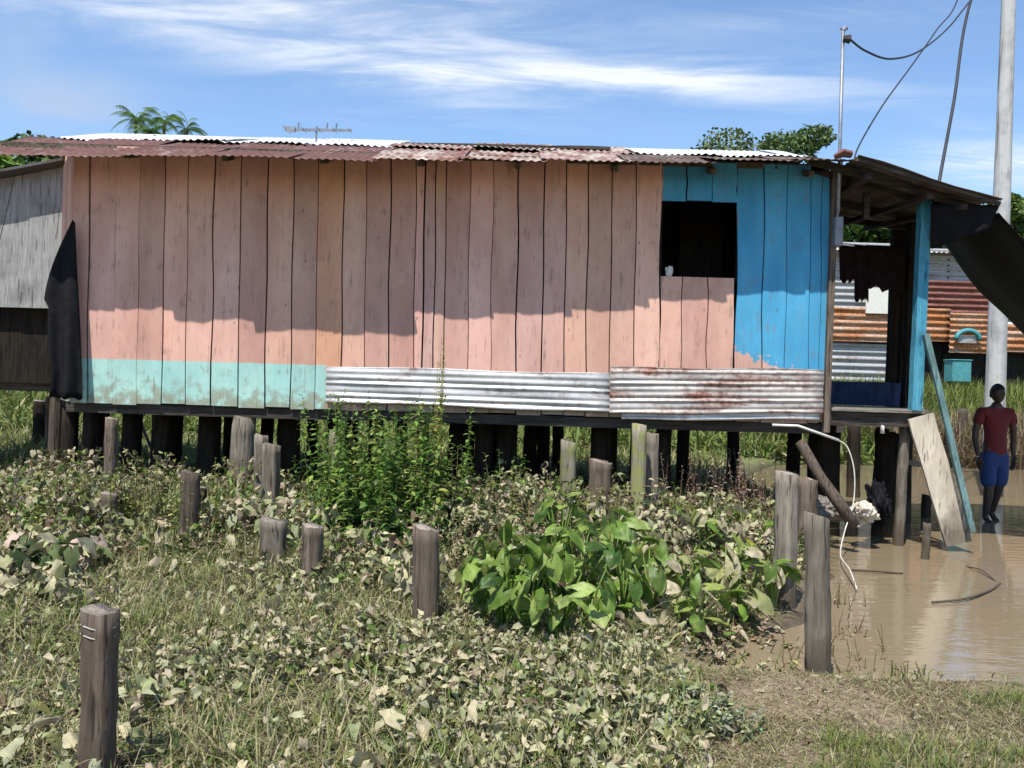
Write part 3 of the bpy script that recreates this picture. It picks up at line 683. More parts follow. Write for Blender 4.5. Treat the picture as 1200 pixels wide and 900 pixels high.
# black tarpaulins
def cloth(name, corners, nu, nv, fn, mat, label, cat, parent=None, thick=.004):
    A, B2, C2, D2 = [Vector(c) for c in corners]; vs = []
    for i in range(nv+1):
        for j in range(nu+1):
            u, v = j/nu, i/nv; p = A.lerp(B2, u).lerp(D2.lerp(C2, u), v); vs.append(p+Vector(fn(u, v)))
    mb = MB(); mb.add(vs, [tuple(int(q) for q in f) for f in grid_faces(nv+1, nu+1)])
    o = mb.build(name, mat, parent, True); sm = o.modifiers.new('thick', 'SOLIDIFY'); sm.thickness = thick
    if label: tag(o, label, cat)
    return o
cloth('tarpaulin', [P(87, 258, 8.93), P(90, 262, 8.93), P(97, 468, 8.86), P(60, 466, 8.80)], 12, 22,
      lambda u, v: (-.17*math.sin(math.pi*min(1, v*1.15))*(1-u)*(1 if v < .5 else .7), -.05*math.sin(u*9+v*3)*v-.03, .015*math.sin(u*20)*v),
      M['tarp'], 'black tarpaulin hanging bunched at the left corner of the pink wall', 'tarpaulin')
TA, TB = P(1090, 243, 8.9), P(1168, 258, 8.6)
cloth('shade_tarpaulin', [P(1092, 268, 11.2), P(1170, 243, 8.55), P(1340, 385, 8.5), P(1275, 445, 11.9)], 22, 26,
      lambda u, v: (0, .05*math.sin(u*6+v*4), -.22*math.sin(math.pi*v)*(1-.3*u)+.035*math.sin(u*11+v*2)+.02*math.sin(v*17+u*5)),
      M['tarp'], 'large black shade tarpaulin stretched from the porch roof out to the right', 'tarpaulin')
cloth('shade_valance', [P(1090, 240, 8.75), P(1172, 240, 8.5), P(1160, 268, 8.52), P(1092, 292, 8.85)], 12, 8, lambda u, v: (0, .03*math.sin(u*14)*v, 0),
      M['tarp'], 'short black plastic flap hanging under the low edge of the porch roof', 'tarpaulin')
q = P(1340, 385, 8.5); mb = MB(); mb.tube([(q.x, q.y, -.3), (q.x, q.y, q.z+.05)], .05, 10, rough=.1); thing_mesh(mb, 'tarpaulin_pole', M['brown_wood'], 'bamboo pole holding the outer edge of the black shade tarpaulin', 'pole')
q = P(1275, 445, 11.9); mb = MB(); mb.tube([(q.x, q.y, -.3), (q.x, q.y, q.z+.05)], .05, 10, rough=.1); thing_mesh(mb, 'tarpaulin_pole', M['brown_wood'], 'rear wooden pole holding the far corner of the black shade tarpaulin', 'pole')
# laundry on a line in the porch
Ly = 10.6; lp0, lp1 = P(982, 284, Ly), P(1064, 290, Ly)
cable([lp0, lp0.lerp(lp1, .5)-Vector((0, 0, .02)), lp1], .004, 'thin clothes line stretched across the porch', 'clothes_line', 'cable', 'line')
for i, (a, c, b0, lab) in enumerate(((983, 1003, 330, 'dark shirt hanging at the left end of the porch line'), (1001, 1018, 352, 'long narrow dark trousers hanging on the porch line'), (1015, 1062, 336, 'wide ragged dark brown blanket hanging on the porch line'))):
    ya = 287
    cloth('hanging_cloth', [P(a, ya, Ly-.02*i), P(c, ya+2, Ly-.02*i), P(c, b0 if i != 2 else 345, Ly-.02*i), P(a+1, b0, Ly-.02*i)], 10, 10,
          lambda u, v, i=i: (0, .03*math.sin(u*12+i)*v, .03*math.sin(u*17+i*2)*v**3), M['cloth'], lab, 'laundry')
# fallen clutter at the house corner: prop log, pipe, hose, sack
mb = MB(); mb.tube([P(938, 517, 8.9), P(962, 560, 8.75), P(984, 590, 8.65), P(1002, 617, 8.6)], [.05, .055, .06, .055], 10, True, .1, 0, .5)
thing_mesh(mb, 'leaning_log', M['brown_wood'], 'squared grey-brown log leaning under the corner of the house', 'log', smooth=True)
mb = MB(); mb.tube([P(905, 498, 8.85), P(935, 499, 8.85), P(983, 516, 8.8)], .014, 8); thing_mesh(mb, 'drain_pipe', M['white'], 'white plastic pipe jutting out under the house corner', 'pipe', smooth=True)
cable([P(982, 516, 8.8), P(993, 524, 8.75), P(1001, 552, 8.7), P(1000, 590, 8.65), P(990, 622, 8.5), P(985, 650, 8.0), P(996, 668, 7.3), P(1004, 690, 6.9)], .006, 'thin white hose curving down from the pipe into the water', 'hose', 'rope', 'hose')
mb = MB(); mb.tube([P(1040, 560, 8.9), P(1034, 600, 8.9), P(1036, 628, 8.9)], .02, 6, rough=.1)
def lump(name, c, r, mat, label, cat, amp=.25, seed=1, sub=5):
    bm = bmesh.new(); bmesh.ops.create_icosphere(bm, subdivisions=sub, radius=1)
    rr = random.Random(seed); ph = [(rr.uniform(-2, 2), rr.uniform(-2, 2), rr.uniform(-2, 2), rr.uniform(0, 6)) for _ in range(7)]
    for v in bm.verts:
        k = 1+amp*.5*mnoise.noise(v.co*2.3+Vector((seed, 0, 0)))+amp*.35*mnoise.noise(v.co*5.5+Vector((0, seed, 0)))+amp*.5*sum(math.sin(2*(a*v.co.x+b2*v.co.y+c2*v.co.z)+d) for a, b2, c2, d in ph)/4
        v.co = Vector((v.co.x*r[0]*k, v.co.y*r[1]*k, v.co.z*r[2]*k))+Vector(c)
    me = bpy.data.meshes.new(name); bm.to_mesh(me); bm.free(); me.materials.append(mat); me.polygons.foreach_set('use_smooth', [True]*len(me.polygons))
    o = bpy.data.objects.new(name, me); COL.objects.link(o); return tag(o, label, cat)
lump('white_sack', P(1010, 602, 8.9), (.12, .14, .10), M['sack'], 'pale sack lying beside the leaning log at the water edge', 'sack', .9, 3)
lump('driftwood', P(962, 598, 9.05), (.2, .14, .13), M['grey_wood_x'], 'grey lump of driftwood under the house corner', 'driftwood', .7, 5)
lump('driftwood', P(948, 625, 8.7), (.16, .11, .08), M['brown_wood'], 'small brown lump of driftwood behind the cut post', 'driftwood', .6, 8)
lump('black_bundle', P(1028, 590, 9.2), (.11, .12, .20), M['tarp'], 'black plastic bundle tied to the porch stilt', 'bundle', 1.2, 9)
mb = MB(); mb.tube([P(1020, 497, 9.1), P(1031, 497, 9.05), P(1034, 500, 9.03), P(1034, 508, 9.03)], .022, 8); thing_mesh(mb, 'pipe_elbow', M['white'], 'short white pipe elbow under the porch floor', 'pipe', smooth=True)
lump('pale_bundle', P(784, 318, 9.05), (.035, .03, .06), M['white'], 'small pale bundle standing on the window sill', 'bundle', .5, 21)
# ramp plank and handrail
a, c = P(1076, 490, 8.95), P(1124, 616, 8.85)
mb = MB(); mb.beam(a+Vector((.02, 0, .02)), c+Vector((0, 0, -.18)), .25, .045, 8, .003, up=(0.0, 1, 0.35)); thing_mesh(mb, 'ramp_plank', M['plank_pale'], 'wide pale plank leaning from the porch floor down into the water', 'plank')
mb = MB(); mb.beam(P(1085, 392, 8.92), P(1140, 612, 8.7)-Vector((0, 0, .1)), .055, .045, 8, .003); thing_mesh(mb, 'handrail_pole', M['aqua_rail'], 'worn blue-green pole slanting beside the wide ramp plank', 'pole')
mb = MB(); mb.beam(P(1052, 540, 9.25), P(1088, 545, 9.1), .04, .05); thing_mesh(mb, 'brace_stick', M['grey_wood_x'], 'short horizontal stick tied to the pale porch stilt', 'stick')

# ---------------------------------------------------------------- cut posts standing in the weeds
def post(px, top, base, w, mat, label, z=.15, lean=.02, sq=0, rough=.14, name='cut_post', tilt=.18, wire=False, group='cut posts standing in the weeds'):
    Y = GY(px, base, z); b0 = P(px, base, Y); t0 = P(px+lean*60, top, Y); r = w*Y/F/2
    n = 14; pts = []
    for k in range(n+1):
        t = k/n; pts.append(Vector((b0.x+(t0.x-b0.x)*t+random.uniform(-.003, .003), Y+random.uniform(-.003, .003), -.3+(t0.z+.3)*t)))
    mb = MB(); mb.tube(pts, [r*(1.05-.06*k/n+random.uniform(-.035, .035)) for k in range(n+1)], 18, True, rough, tilt, sq, True)
    mat = [mat, M['post_top']]
    if wire:
        e = empty(name, (b0.x, Y, 0), label, 'post', group); mb.build('shaft', mat, e, True)
        for k in range(2):
            mb = MB(); zc = t0.z-.05-.03*k; mb.tube([(t0.x+math.cos(a)*r*1.12, Y+math.sin(a)*r*1.12, zc+.008*math.sin(a*2)) for a in np.linspace(0, 6.1, 14)], .0016, 5); mb.build('wire', M['rope'], e)
        return e
    return thing_mesh(mb, name, mat, label, 'post', group, True)
post(116, 714, 935, 37, B_, 'thick dark brown cut post with wire round its top, nearest in the left foreground', sq=.5, wire=True)
post(501, 618, 740, 29, B_, 'dark round cut post with a pale top in the middle of the weeds', lean=-.05)
post(366, 616, 692, 24, B_, 'short dark round post with a light flat top right of the pale squat stump')
post(320, 609, 668, 30, G_, 'squat pale grey split stump left of the short dark round post', sq=.5)
post(219, 553, 650, 21, B_, 'taller member of the leaning pair of brown posts', sq=.7, lean=.08)
post(234, 571, 634, 13, D, 'thin dark post tucked behind the taller leaning brown post', sq=.7)
post(127, 578, 640, 16, B_, 'small dark brown stub above the mossy stub at left', sq=.5)
post(135, 601, 642, 15, MO, 'small mossy stub in front of the dark brown stub at left', sq=.5)
post(317, 521, 622, 19, G_, 'grey squared post standing right before the dark house stilt', sq=.7)
post(305, 510, 615, 15, G_, 'thin grey post behind the grey squared post', sq=.6)
post(664, 517, 632, 17, MO, 'thin yellow-mossed post below the pale zinc skirting', lean=.03)
post(748, 497, 634, 16, MO, 'tall mossy green post, left of two below the rusty skirting', sq=.5)
post(764, 508, 630, 14, G_, 'bare grey post, right of two below the rusty skirting', sq=.5)
post(702, 540, 622, 25, B_, 'stout brown stump in front of the doubled house stilts', sq=.4)
post(533, 503, 560, 15, MO, 'thin mossy post below the zinc skirting beside dark stilts', sq=.5)
post(920, 554, 700, 26, G_, 'tall weathered grey post behind the split-topped post', z=.1, lean=.06, rough=.14)
post(944, 560, 655, 22, B_, 'shorter rough post just behind the tall weathered grey post', z=.05, rough=.2)
post(961, 604, 808, 28, G_, 'tall split-topped grey post at the near edge of the water', z=.0, lean=-.05, rough=.16, tilt=.4)
post(1083, 613, 655, 9, G_, 'thin short stake leaning in the open water', z=0, lean=.06)
post(1085, 580, 606, 11, D, 'small black stub in the shaded water behind the ramp plank', z=0)
post(72, 468, 530, 16, G_, 'pale grey post under the hanging black tarpaulin', sq=.6)
post(46, 470, 525, 13, D, 'dark post under the neighbouring grey house', sq=.6)
post(60, 466, 540, 12, B_, 'brown post left of the pale post under the tarpaulin', sq=.6)
post(130, 490, 608, 14, B_, 'slim brown post standing before the leftmost dark stilts', sq=.4)
post(392, 505, 628, 14, MO, 'mossy post half hidden by the green bush', sq=.4)
post(1128, 480, 545, 10, B_, 'thin stick post in the shallow water before the far reeds, left of the pole', z=0)
post(1110, 500, 548, 8, D, 'dark broken stick in the shallow water before the far reeds', z=0)

# ---------------------------------------------------------------- neighbour house at left
nb_ = empty('neighbour_house', (-7.2, 12, 0), 'grey unpainted board house on stilts at the left edge', 'house')
NY = 10.6; nx1 = P(73, 300, NY).x; nx0 = nx1-3.6; nz0 = P(45, 361, NY).z; nz1 = P(60, 194, NY).z
mb = MB(); n = 12
for k in range(n):
    a = nx0+(nx1-nx0)*k/n+.004; c = nx0+(nx1-nx0)*(k+1)/n-.004; y = NY+random.uniform(-.01, .01); sl = .32; sr = 0 if k == n-1 else sl
    zt = lambda x: nz1-(nx1-x)*.22
    mb.add([(a-sl, y, nz0), (c-sr, y, nz0), (c, y, zt(c)), (a, y, zt(a)), (a-sl, y+.02, nz0), (c-sr, y+.02, nz0), (c, y+.02, zt(c)), (a, y+.02, zt(a))],
           [(0,1,2,3),(7,6,5,4),(0,4,5,1),(1,5,6,2),(2,6,7,3),(3,7,4,0)])
mb.build('wall', M['board_grey'], nb_)
mb = MB(); mb.box((nx0, NY+.15, nz0-.9), (nx1-.1, NY+.18, nz0+.2)); mb.build('lower_wall', M['dark_wood'], nb_)
mb = MB(); mb.beam((nx0-.3, NY+.3, nz0-.95), (nx1, NY+.3, nz0-.95), .1, .1); mb.build('floor_beam', M['dark_wood_x'], nb_)
mb = MB(); vs = [(nx1+.1, NY-.25, nz1+.04), (nx0-.3, NY-.25, nz1-.82), (nx0-.3, NY+4.2, nz1-.82), (nx1+.1, NY+4.2, nz1+.04)]
mb.add(vs+[(a, b2, c-.03) for a, b2, c in vs], [(3,2,1,0),(4,5,6,7),(0,1,5,4),(1,2,6,5),(2,3,7,6),(3,0,4,7)]); mb.build('roof', M['dark_roof'], nb_)
for k in range(5):
    mb = MB(); x = nx0+.2+(nx1-nx0-.4)*k/4; mb.tube([(x, NY+.3, -.2), (x+.02, NY+.3, nz0-.95)], .07, 8, rough=.1, sq=.6); mb.build('stilt', M['brown_wood'], nb_)

# ---------------------------------------------------------------- shack across the water
SY = 27.0; sk = empty('corrugated_shack', (9.5, 24.5, 0), 'low shack patched from rusty and pale corrugated sheets across the water', 'shack')
def panel(px0, py0, px1, py1, mat, n, dy=0, name='wall_panel', lab=None):
    Y = SY+dy; a, c = P(px0, py1, Y), P(px1, py0, Y); mb = MB()
    corr(mb, (a.x, Y, a.z), (0, 0, 1), (1, 0, 0), c.z-a.z, c.x-a.x, wl=(c.z-a.z)/n, amp=.035, nv=6, seed=int(px0)); o = mb.build(name, mat, sk, True, lab)
    sm = o.modifiers.new('thick', 'SOLIDIFY'); sm.thickness = .004; return o
panel(960, 286, 1066, 366, M['zinc_far'], 11, .25); panel(960, 362, 1062, 399, M['rust_orange'], 5, 0); panel(1060, 362, 1114, 399, M['rust_orange'], 5, .06)
panel(960, 404, 1066, 450, M['zinc_far'], 6, .15); panel(1066, 294, 1190, 333, M['zinc_far'], 6, .3); panel(1080, 331, 1176, 370, M['rust_deep'], 6, .1)
panel(1112, 368, 1162, 413, M['rust_orange'], 7, -.05); panel(1176, 383, 1260, 412, M['rust_orange'], 4, .1); panel(1176, 350, 1260, 386, M['zinc_far'], 5, .2)
panel(1260, 350, 1420, 440, M['rust_mid'], 12, .2)
a, c = P(1015, 367, SY-.1), P(1053, 338, SY-.1); mb = MB(); mb.box((a.x, SY-.1, a.z), (c.x, SY-.02, c.z)); mb.build('pale_board', M['palecl'], sk)
a, c = P(960, 460, SY+.5), P(1400, 290, SY+.5); mb = MB(); mb.box((a.x, SY+.5, a.z-1), (c.x, SY+4.5, c.z-.55)); mb.build('dark_backing', M['dark_wood'], sk)
mb = MB(); a, c = P(940, 288, SY-.5), P(1420, 296, SY-.5); corr(mb, (a.x, SY-.2, a.z-.02), (1, 0, 0), (0, 1, .12), c.x-a.x, 5.2, wl=.15, amp=.02, seed=5); o = mb.build('roof', M['zinc_far'], sk, True); sm = o.modifiers.new('thick', 'SOLIDIFY'); sm.thickness = .004
for px in (965, 1012, 1062, 1108, 1160, 1215, 1290):
    mb = MB(); x = P(px, 420, SY+.35).x; mb.tube([(x, SY+.38, .2), (x, SY+.38, P(px, 296, SY).z)], .07, 8, sq=.6); mb.build('post', M['dark_wood'], sk)
# arched hatch: dark arch with pale sill
q = P(1134, 398, SY-.18); mb = MB(); mb.tube([(q.x+.36*math.cos(a), SY-.2, q.z+.28*math.sin(a)) for a in np.linspace(0, math.pi, 12)], .07, 8); mb.build('arched_hood', M['teal'], sk, True)
mb = MB(); mb.box((q.x-.28, SY-.16, q.z-.1), (q.x+.28, SY-.1, q.z+.12)); mb.build('hatch', M['zinc_far'], sk)
mb = MB(); q = P(1122, 427, 25.3); mb.box((q.x-.28, 25.0, q.z-.5), (q.x+.25, 25.5, q.z+.10)); mb.box((q.x-.31, 24.97, q.z+.10), (q.x+.28, 25.53, q.z+.13)); o = thing_mesh(mb, 'water_crate', M['teal'], 'turquoise plastic crate standing in the grass before the rusty shack', 'crate')
bv = o.modifiers.new('b', 'BEVEL'); bv.width = .03

# ---------------------------------------------------------------- walking man
def skinned(name, nodes, edges, mat, parent, root=0, lvl=2):
    me = bpy.data.meshes.new(name); me.from_pydata([n[:3] for n in nodes], edges, []); me.materials.append(mat)
    o = bpy.data.objects.new(name, me); COL.objects.link(o)
    o.modifiers.new('skin', 'SKIN').use_smooth_shade = True; sb = o.modifiers.new('sub', 'SUBSURF'); sb.levels = lvl; sb.render_levels = lvl
    for i, n in enumerate(nodes):
        sv = me.skin_vertices[0].data[i]; sv.radius = (n[3], n[4] if len(n) > 4 else n[3]); sv.use_root = (i == root)
    bpy.context.view_layer.update(); dg = bpy.context.evaluated_depsgraph_get()
    nm = bpy.data.meshes.new_from_object(o.evaluated_get(dg)); nm.name = name
    if not nm.materials: nm.materials.append(mat)
    bpy.data.objects.remove(o); o2 = bpy.data.objects.new(name, nm); nm.polygons.foreach_set('use_smooth', [True]*len(nm.polygons))
    o2.parent = parent; COL.objects.link(o2); return o2
MY = GY(1163, 611, 0.0); mp = P(1163, 611, MY)
man = empty('person', (mp.x, MY, -.04), 'man in a dark red shirt and blue shorts wading toward the ramp plank', 'person')
man.rotation_euler = (0, 0, R(8))
S = 1.0
# frame: x to the viewer's right, y away, z up; body faces -y
hipL, hipR = (-.085, 0, .92), (.085, 0, .92)
body = [(0, 0, .95, .125, .105), (0, -.01, 1.10, .118, .09), (0, -.01, 1.28, .15, .10), (0, .0, 1.40, .13, .085), (0, -.01, 1.475, .058, .055), (0, -.02, 1.545, .055, .058),
        (-.095, 0, .86, .092, .09), (-.105, -.06, .50, .060, .062), (-.108, -.05, .34, .056, .058), (-.11, -.01, .09, .036, .038), (-.115, -.10, .035, .04, .03), (-.12, -.17, .025, .033, .02),
        (.095, .01, .86, .092, .09), (.10, .02, .50, .060, .062), (.10, .08, .35, .055, .056), (.10, .16, .12, .036, .038), (.105, .09, .045, .04, .03), (.11, .03, .03, .033, .02),
        (-.185, .0, 1.40, .062, .06), (-.235, .01, 1.26, .047, .05), (-.262, .02, 1.10, .039, .04), (-.275, -.03, .98, .036, .036), (-.28, -.09, .86, .026, .028),
        (.185, .0, 1.40, .062, .06), (.235, -.01, 1.26, .047, .05), (.27, .02, 1.10, .039, .04), (.282, .04, .98, .036, .036), (.288, .03, .85, .026, .028)]
be = [(0,1),(1,2),(2,3),(3,4),(4,5),(0,6),(6,7),(7,8),(8,9),(9,10),(10,11),(0,12),(12,13),(13,14),(14,15),(15,16),(16,17),(3,18),(18,19),(19,20),(20,21),(21,22),(3,23),(23,24),(24,25),(25,26),(26,27)]
bobj = skinned('body', body, be, M['skin'], man)
# head, hands: joined into the body mesh
bm = bmesh.new(); bm.from_mesh(bobj.data)
hd = bmesh.ops.create_icosphere(bm, subdivisions=4, radius=1)['verts']
def g(v, c, s_, a): return a*math.exp(-((v.x-c[0])**2+(v.y-c[1])**2+(v.z-c[2])**2)/(s_*s_))
for v in hd:
    u = v.co.copy(); k = Vector((u.x*.076, u.y*.095, u.z*.118))
    if u.z < 0: k.x *= 1-.28*(-u.z)**1.5; k.y = k.y*(1-.12*(-u.z))-.008*(-u.z)
    k.y -= g(u, (0, -1, -.12), .17, .026)+g(u, (0, -1, .02), .12, .008)            # nose
    k.y += g(u, (-.38, -.9, .08), .2, .012)+g(u, (.38, -.9, .08), .2, .012)     # eye sockets
    k.y -= g(u, (0, -.95, -.48), .18, .008); k.y -= g(u, (0, -.8, -.85), .22, .008)
    k.x += (1 if u.x > 0 else -1)*(g(u, (1, .05, -.05), .2, .016)+g(u, (-1, .05, -.05), .2, .016))
    v.co = k+Vector((0, -.035, 1.635))
for sgn, hx, hy in ((-1, -.28, -.10), (1, .288, .03)):
    w = Vector((hx, hy, .85))
    vs = bmesh.ops.create_cube(bm, size=1)['verts']
    for v in vs: v.co = Vector((v.co.x*.03, v.co.y*.075*(1 if v.co.z > 0 else 1.05), v.co.z*.095))+w+Vector((0, -.005, -.045))
    for k, L in enumerate((.065, .078, .072, .055)):
        base = w+Vector((0, -.032+.021*k, -.09)); pts = [base, base+Vector((-sgn*.006, 0, -L*.5)), base+Vector((-sgn*.024, 0, -L))]
        for q0, q1 in zip(pts, pts[1:]):
            d = q1-q0; vs = bmesh.ops.create_cone(bm, cap_ends=True, segments=8, radius1=.0095, radius2=.008, depth=d.length+.006)['verts']
            mt = d.to_track_quat('Z', 'Y').to_matrix(); mid = (q0+q1)/2
            for v in vs: v.co = mt@v.co+mid
    q0 = w+Vector((-sgn*.004, -.036, -.03)); q1 = w+Vector((-sgn*.022, -.062, -.085)); d = q1-q0
    vs = bmesh.ops.create_cone(bm, cap_ends=True, segments=8, radius1=.013, radius2=.009, depth=d.length)['verts']; mt = d.to_track_quat('Z', 'Y').to_matrix()
    for v in vs: v.co = mt@v.co+(q0+q1)/2
bm.to_mesh(bobj.data); bm.free(); bobj.data.polygons.foreach_set('use_smooth', [True]*len(bobj.data.polygons))
bm = bmesh.new(); bmesh.ops.create_icosphere(bm, subdivisions=4, radius=1); dele = []
for v in bm.verts:
    u = v.co.copy(); nz = .35 if u.y < -.2 else (-.45 if u.y > .1 else -.05)
    if u.z < nz: dele.append(v)
    v.co = Vector((u.x*.083, u.y*.102, u.z*.126))*(1+.02*math.sin(u.x*30)*math.sin(u.z*28))+Vector((0, -.03, 1.64))
bmesh.ops.delete(bm, geom=dele, context='VERTS'); me = bpy.data.meshes.new('hair'); bm.to_mesh(me); bm.free(); me.materials.append(M['hair'])
o = bpy.data.objects.new('hair', me); o.parent = man; COL.objects.link(o); o.modifiers.new('t', 'SOLIDIFY').thickness = .01
shirt = [(0, 0, .84, .15, .13), (0, 0, .93, .16, .14), (0, -.01, 1.10, .14, .108), (0, -.01, 1.28, .168, .118), (0, 0, 1.41, .135, .098), (0, -.01, 1.455, .072, .068), (-.19, 0, 1.405, .076, .074), (-.245, .01, 1.24, .068, .07), (.19, 0, 1.405, .076, .074), (.245, -.01, 1.24, .068, .07)]
skinned('shirt', shirt, [(0,1),(1,2),(2,3),(3,4),(4,5),(4,6),(6,7),(4,8),(8,9)], M['shirt'], man)
sh_ = [(0, 0, .97, .135, .11), (0, 0, .88, .13, .11), (-.098, -.01, .80, .112, .11), (-.108, -.06, .45, .092, .095), (.098, .01, .80, .112, .11), (.108, .035, .45, .092, .095)]
skinned('shorts', sh_, [(0,1),(1,2),(2,3),(1,4),(4,5)], M['shorts'], man)

# ---------------------------------------------------------------- vegetation
def scatter(n, x0, x1, y0, y1, dens):
    "points with density falling as 1/y so that near ground is covered as finely as far"
    u = rng.random(n); y = y0*(y1/y0)**u; x = rng.uniform(-1, 1, n); x = (x0+x1)/2+x*(x1-x0)/2
    k = rng.random(n) < dens(x, y); x, y = x[k], y[k]; return np.c_[x, y, ground(x, y)]
VX_Y = [2.5, 3.3, 3.9, 4.4, 4.9, 5.5, 6.2, 8, 9, 12, 16, 21]; VX_X = [.75, .85, 1.0, .95, 1.0, 1.5, 1.95, 2.75, 3.05, 3.7, 4.2, 5.4]
def veg(x, y):
    x = np.where(y > 20.5, -50, x)
    d = np.interp(y, VX_Y, VX_X)+.28*vn(x, y, 5, 5)-x
    return np.clip(d/.35, 0, 1)
def inview(x, y, m=1.3): return np.abs(x) < .62*y+m
PALE = (.43, .395, .21); OLIVE = (.20, .21, .07); GREEN = (.12, .20, .04); STRAW = (.44, .38, .24); BROWN = (.18, .125, .08); MINT = (.29, .33, .17); YG = (.22, .27, .06)
# 1 near grass carpet
gr = Cloud()
def blades(p, tm, hmin, hmax, cols, probs, tilt=(45, 88), widthk=1.0, amt=.3):
    n = len(p)
    if not n: return
    ci = rng.choice(len(cols), n, p=np.array(probs)/sum(probs)); col = vary((1, 1, 1), n, amt, .03)*np.array(cols)[ci]
    for k in range(len(tm)):
        s = np.arange(n) % len(tm) == k; q = p[s]; m = len(q)
        sc = rng.uniform(hmin, hmax, m)
        gr.add(tm[k], q, rotm(rng.uniform(0, 6.28, m), np.radians(rng.uniform(*tilt, m)), rng.uniform(-.6, .6, m)), np.c_[sc*widthk*.9, sc, sc], np.clip(col[s], 0, .8))
p = scatter(200000, -4.6, 2.2, 2.75, 9.0, lambda x, y: veg(x, y)*inview(x, y)*(.55+.45*np.clip(vn(x, y, 3.5, 8)*3+.5, 0, 1)))
blades(p, BL, .05, .17, [PALE, OLIVE, GREEN, STRAW, MINT, BROWN], [4, 3.4, 2.0, 2.2, 1.2, 1.8], (15, 85), .9)
# green upright tufts
def hump0(x, y): return np.clip((y-5.0)/2.6, .16, 1.0)*.58*np.clip(.30+1.7*vn(x, y, 2.2, 61)+.6*vn(x, y, 6, 62), 0, 1)
p = scatter(50000, -5.2, 3.0, 4.2, 9.3, lambda x, y: veg(x, y)*inview(x, y)); hm = hump0(p[:, 0], p[:, 1]); p[:, 2] += hm*.75*rng.random(len(p))
blades(p, BL, .07, .20, [PALE, OLIVE, GREEN, STRAW, BROWN, YG], [3, 4, 3, 2, 2, 1], (-10, 80), .6)
p = scatter(16000, -4.6, 2.2, 2.75, 9.0, lambda x, y: veg(x, y)*inview(x, y)*(.3+.7*(vn(x, y, 2.5, 9) > 0)))
blades(p, BL[2:], .14, .34, [STRAW, PALE, BROWN, OLIVE], [4, 3, 2, 2], (25, 80), .22)
c0 = scatter(1500, -4.6, 2.0, 2.8, 9.0, lambda x, y: veg(x, y)*inview(x, y)*(vn(x, y, 1.8, 12) > -.05))
q = np.repeat(c0, 16, 0); q[:, :2] += rng.normal(0, .025, (len(q), 2)); blades(q, BL[:3], .09, .26, [OLIVE, GREEN, YG, PALE], [3, 2.2, 1.2, 2], (55, 88), .55)
# bank: sparse short grass and litter
p = scatter(260000, .4, 4.8, 2.75, 4.9, lambda x, y: (1-veg(x, y))*inview(x, y)*(ground(x, y) > .02)*(.3+.7*(vn(x, y, 5, 21) > .02)))
blades(p, BL, .015, .06, [STRAW, BROWN, OLIVE, PALE, GREEN], [3, 3, 2, 1.5, .6], (0, 60), 1.0)
c0 = scatter(2600, .5, 4.8, 2.75, 4.75, lambda x, y: (1-veg(x, y))*inview(x, y)*(ground(x, y) > .02)*np.where(y > 4.1, .45, 1)*(vn(x, y, 3.4, 24)+.5*vn(x, y, 9, 25)+.10*(x-2) > .22))
q = np.repeat(c0, 22, 0); q[:, :2] += rng.normal(0, .03, (len(q), 2)); q = q[ground(q[:, 0], q[:, 1]) > .005]; blades(q, BL[:3], .03, .10, [YG, GREEN, OLIVE, STRAW], [2, 2, 2, 1], (35, 88), .7)
tag(gr.build('grass', M['grass']), kind='stuff')
# 2 withered leaves lying and drooping over the grass
gr = Cloud()
def wl(p, smin, smax, cols, probs, lift=(0, .1), tilt=(-40, 50)):
    n = len(p); ci = rng.choice(len(cols), n, p=np.array(probs)/sum(probs)); col = vary((1, 1, 1), n, .25, .025)*np.array(cols)[ci]
    p = p+np.c_[np.zeros(n), np.zeros(n), rng.uniform(*lift, n)]
    for k in range(len(WITH)):
        s = np.arange(n) % len(WITH) == k; m = s.sum(); sc = rng.uniform(smin, smax, m)
        gr.add(WITH[k], p[s], rotm(rng.uniform(0, 6.28, m), np.radians(rng.uniform(*tilt, m)), rng.uniform(-.9, .9, m)), np.c_[sc, sc, sc], np.clip(col[s], 0, .8))
LP = (.54, .49, .31); LB = (.46, .39, .28); LG = (.33, .36, .18); LM = (.42, .43, .27); LD = (.13, .14, .06); PK = (.42, .32, .26)  # LD: dark leaf colour standing in for shaded gaps in the mat
p = scatter(60000, -4.6, 2.2, 2.75, 9.0, lambda x, y: veg(x, y)*inview(x, y)*np.clip(.25+1.9*vn(x, y, 2.0, 31), .08, .9))
wl(p, .016, .05, [LP, LB, LG, LM, LD, OLIVE], [4, 2, 3, 2, 2, 2], (.01, .14), (-70, 70))
p = scatter(5200, -4.8, 2.4, 4.9, 9.2, lambda x, y: veg(x, y)*inview(x, y)*np.clip(.3+1.5*vn(x, y, 1.6, 37), .05, 1))
wl(p, .05, .12, [LP, LB, LG, LB, LD, LM], [4, 2, 2.5, .8, 2, 1], (.03, .2), (-70, 40))
p = scatter(500, -4, .6, 2.8, 4.4, lambda x, y: veg(x, y)*np.clip(.2+2*vn(x, y, 2.3, 41), 0, 1))
wl(p, .05, .10, [LP, LM, LG, LB], [4, 2, 2, 1], (.05, .13), (-60, 50))
def hump(x, y):
    b = np.clip((y-5.0)/2.6, .16, 1.0)
    return b*.58*np.clip(.30+1.7*vn(x, y, 2.2, 61)+.6*vn(x, y, 6, 62), 0, 1)
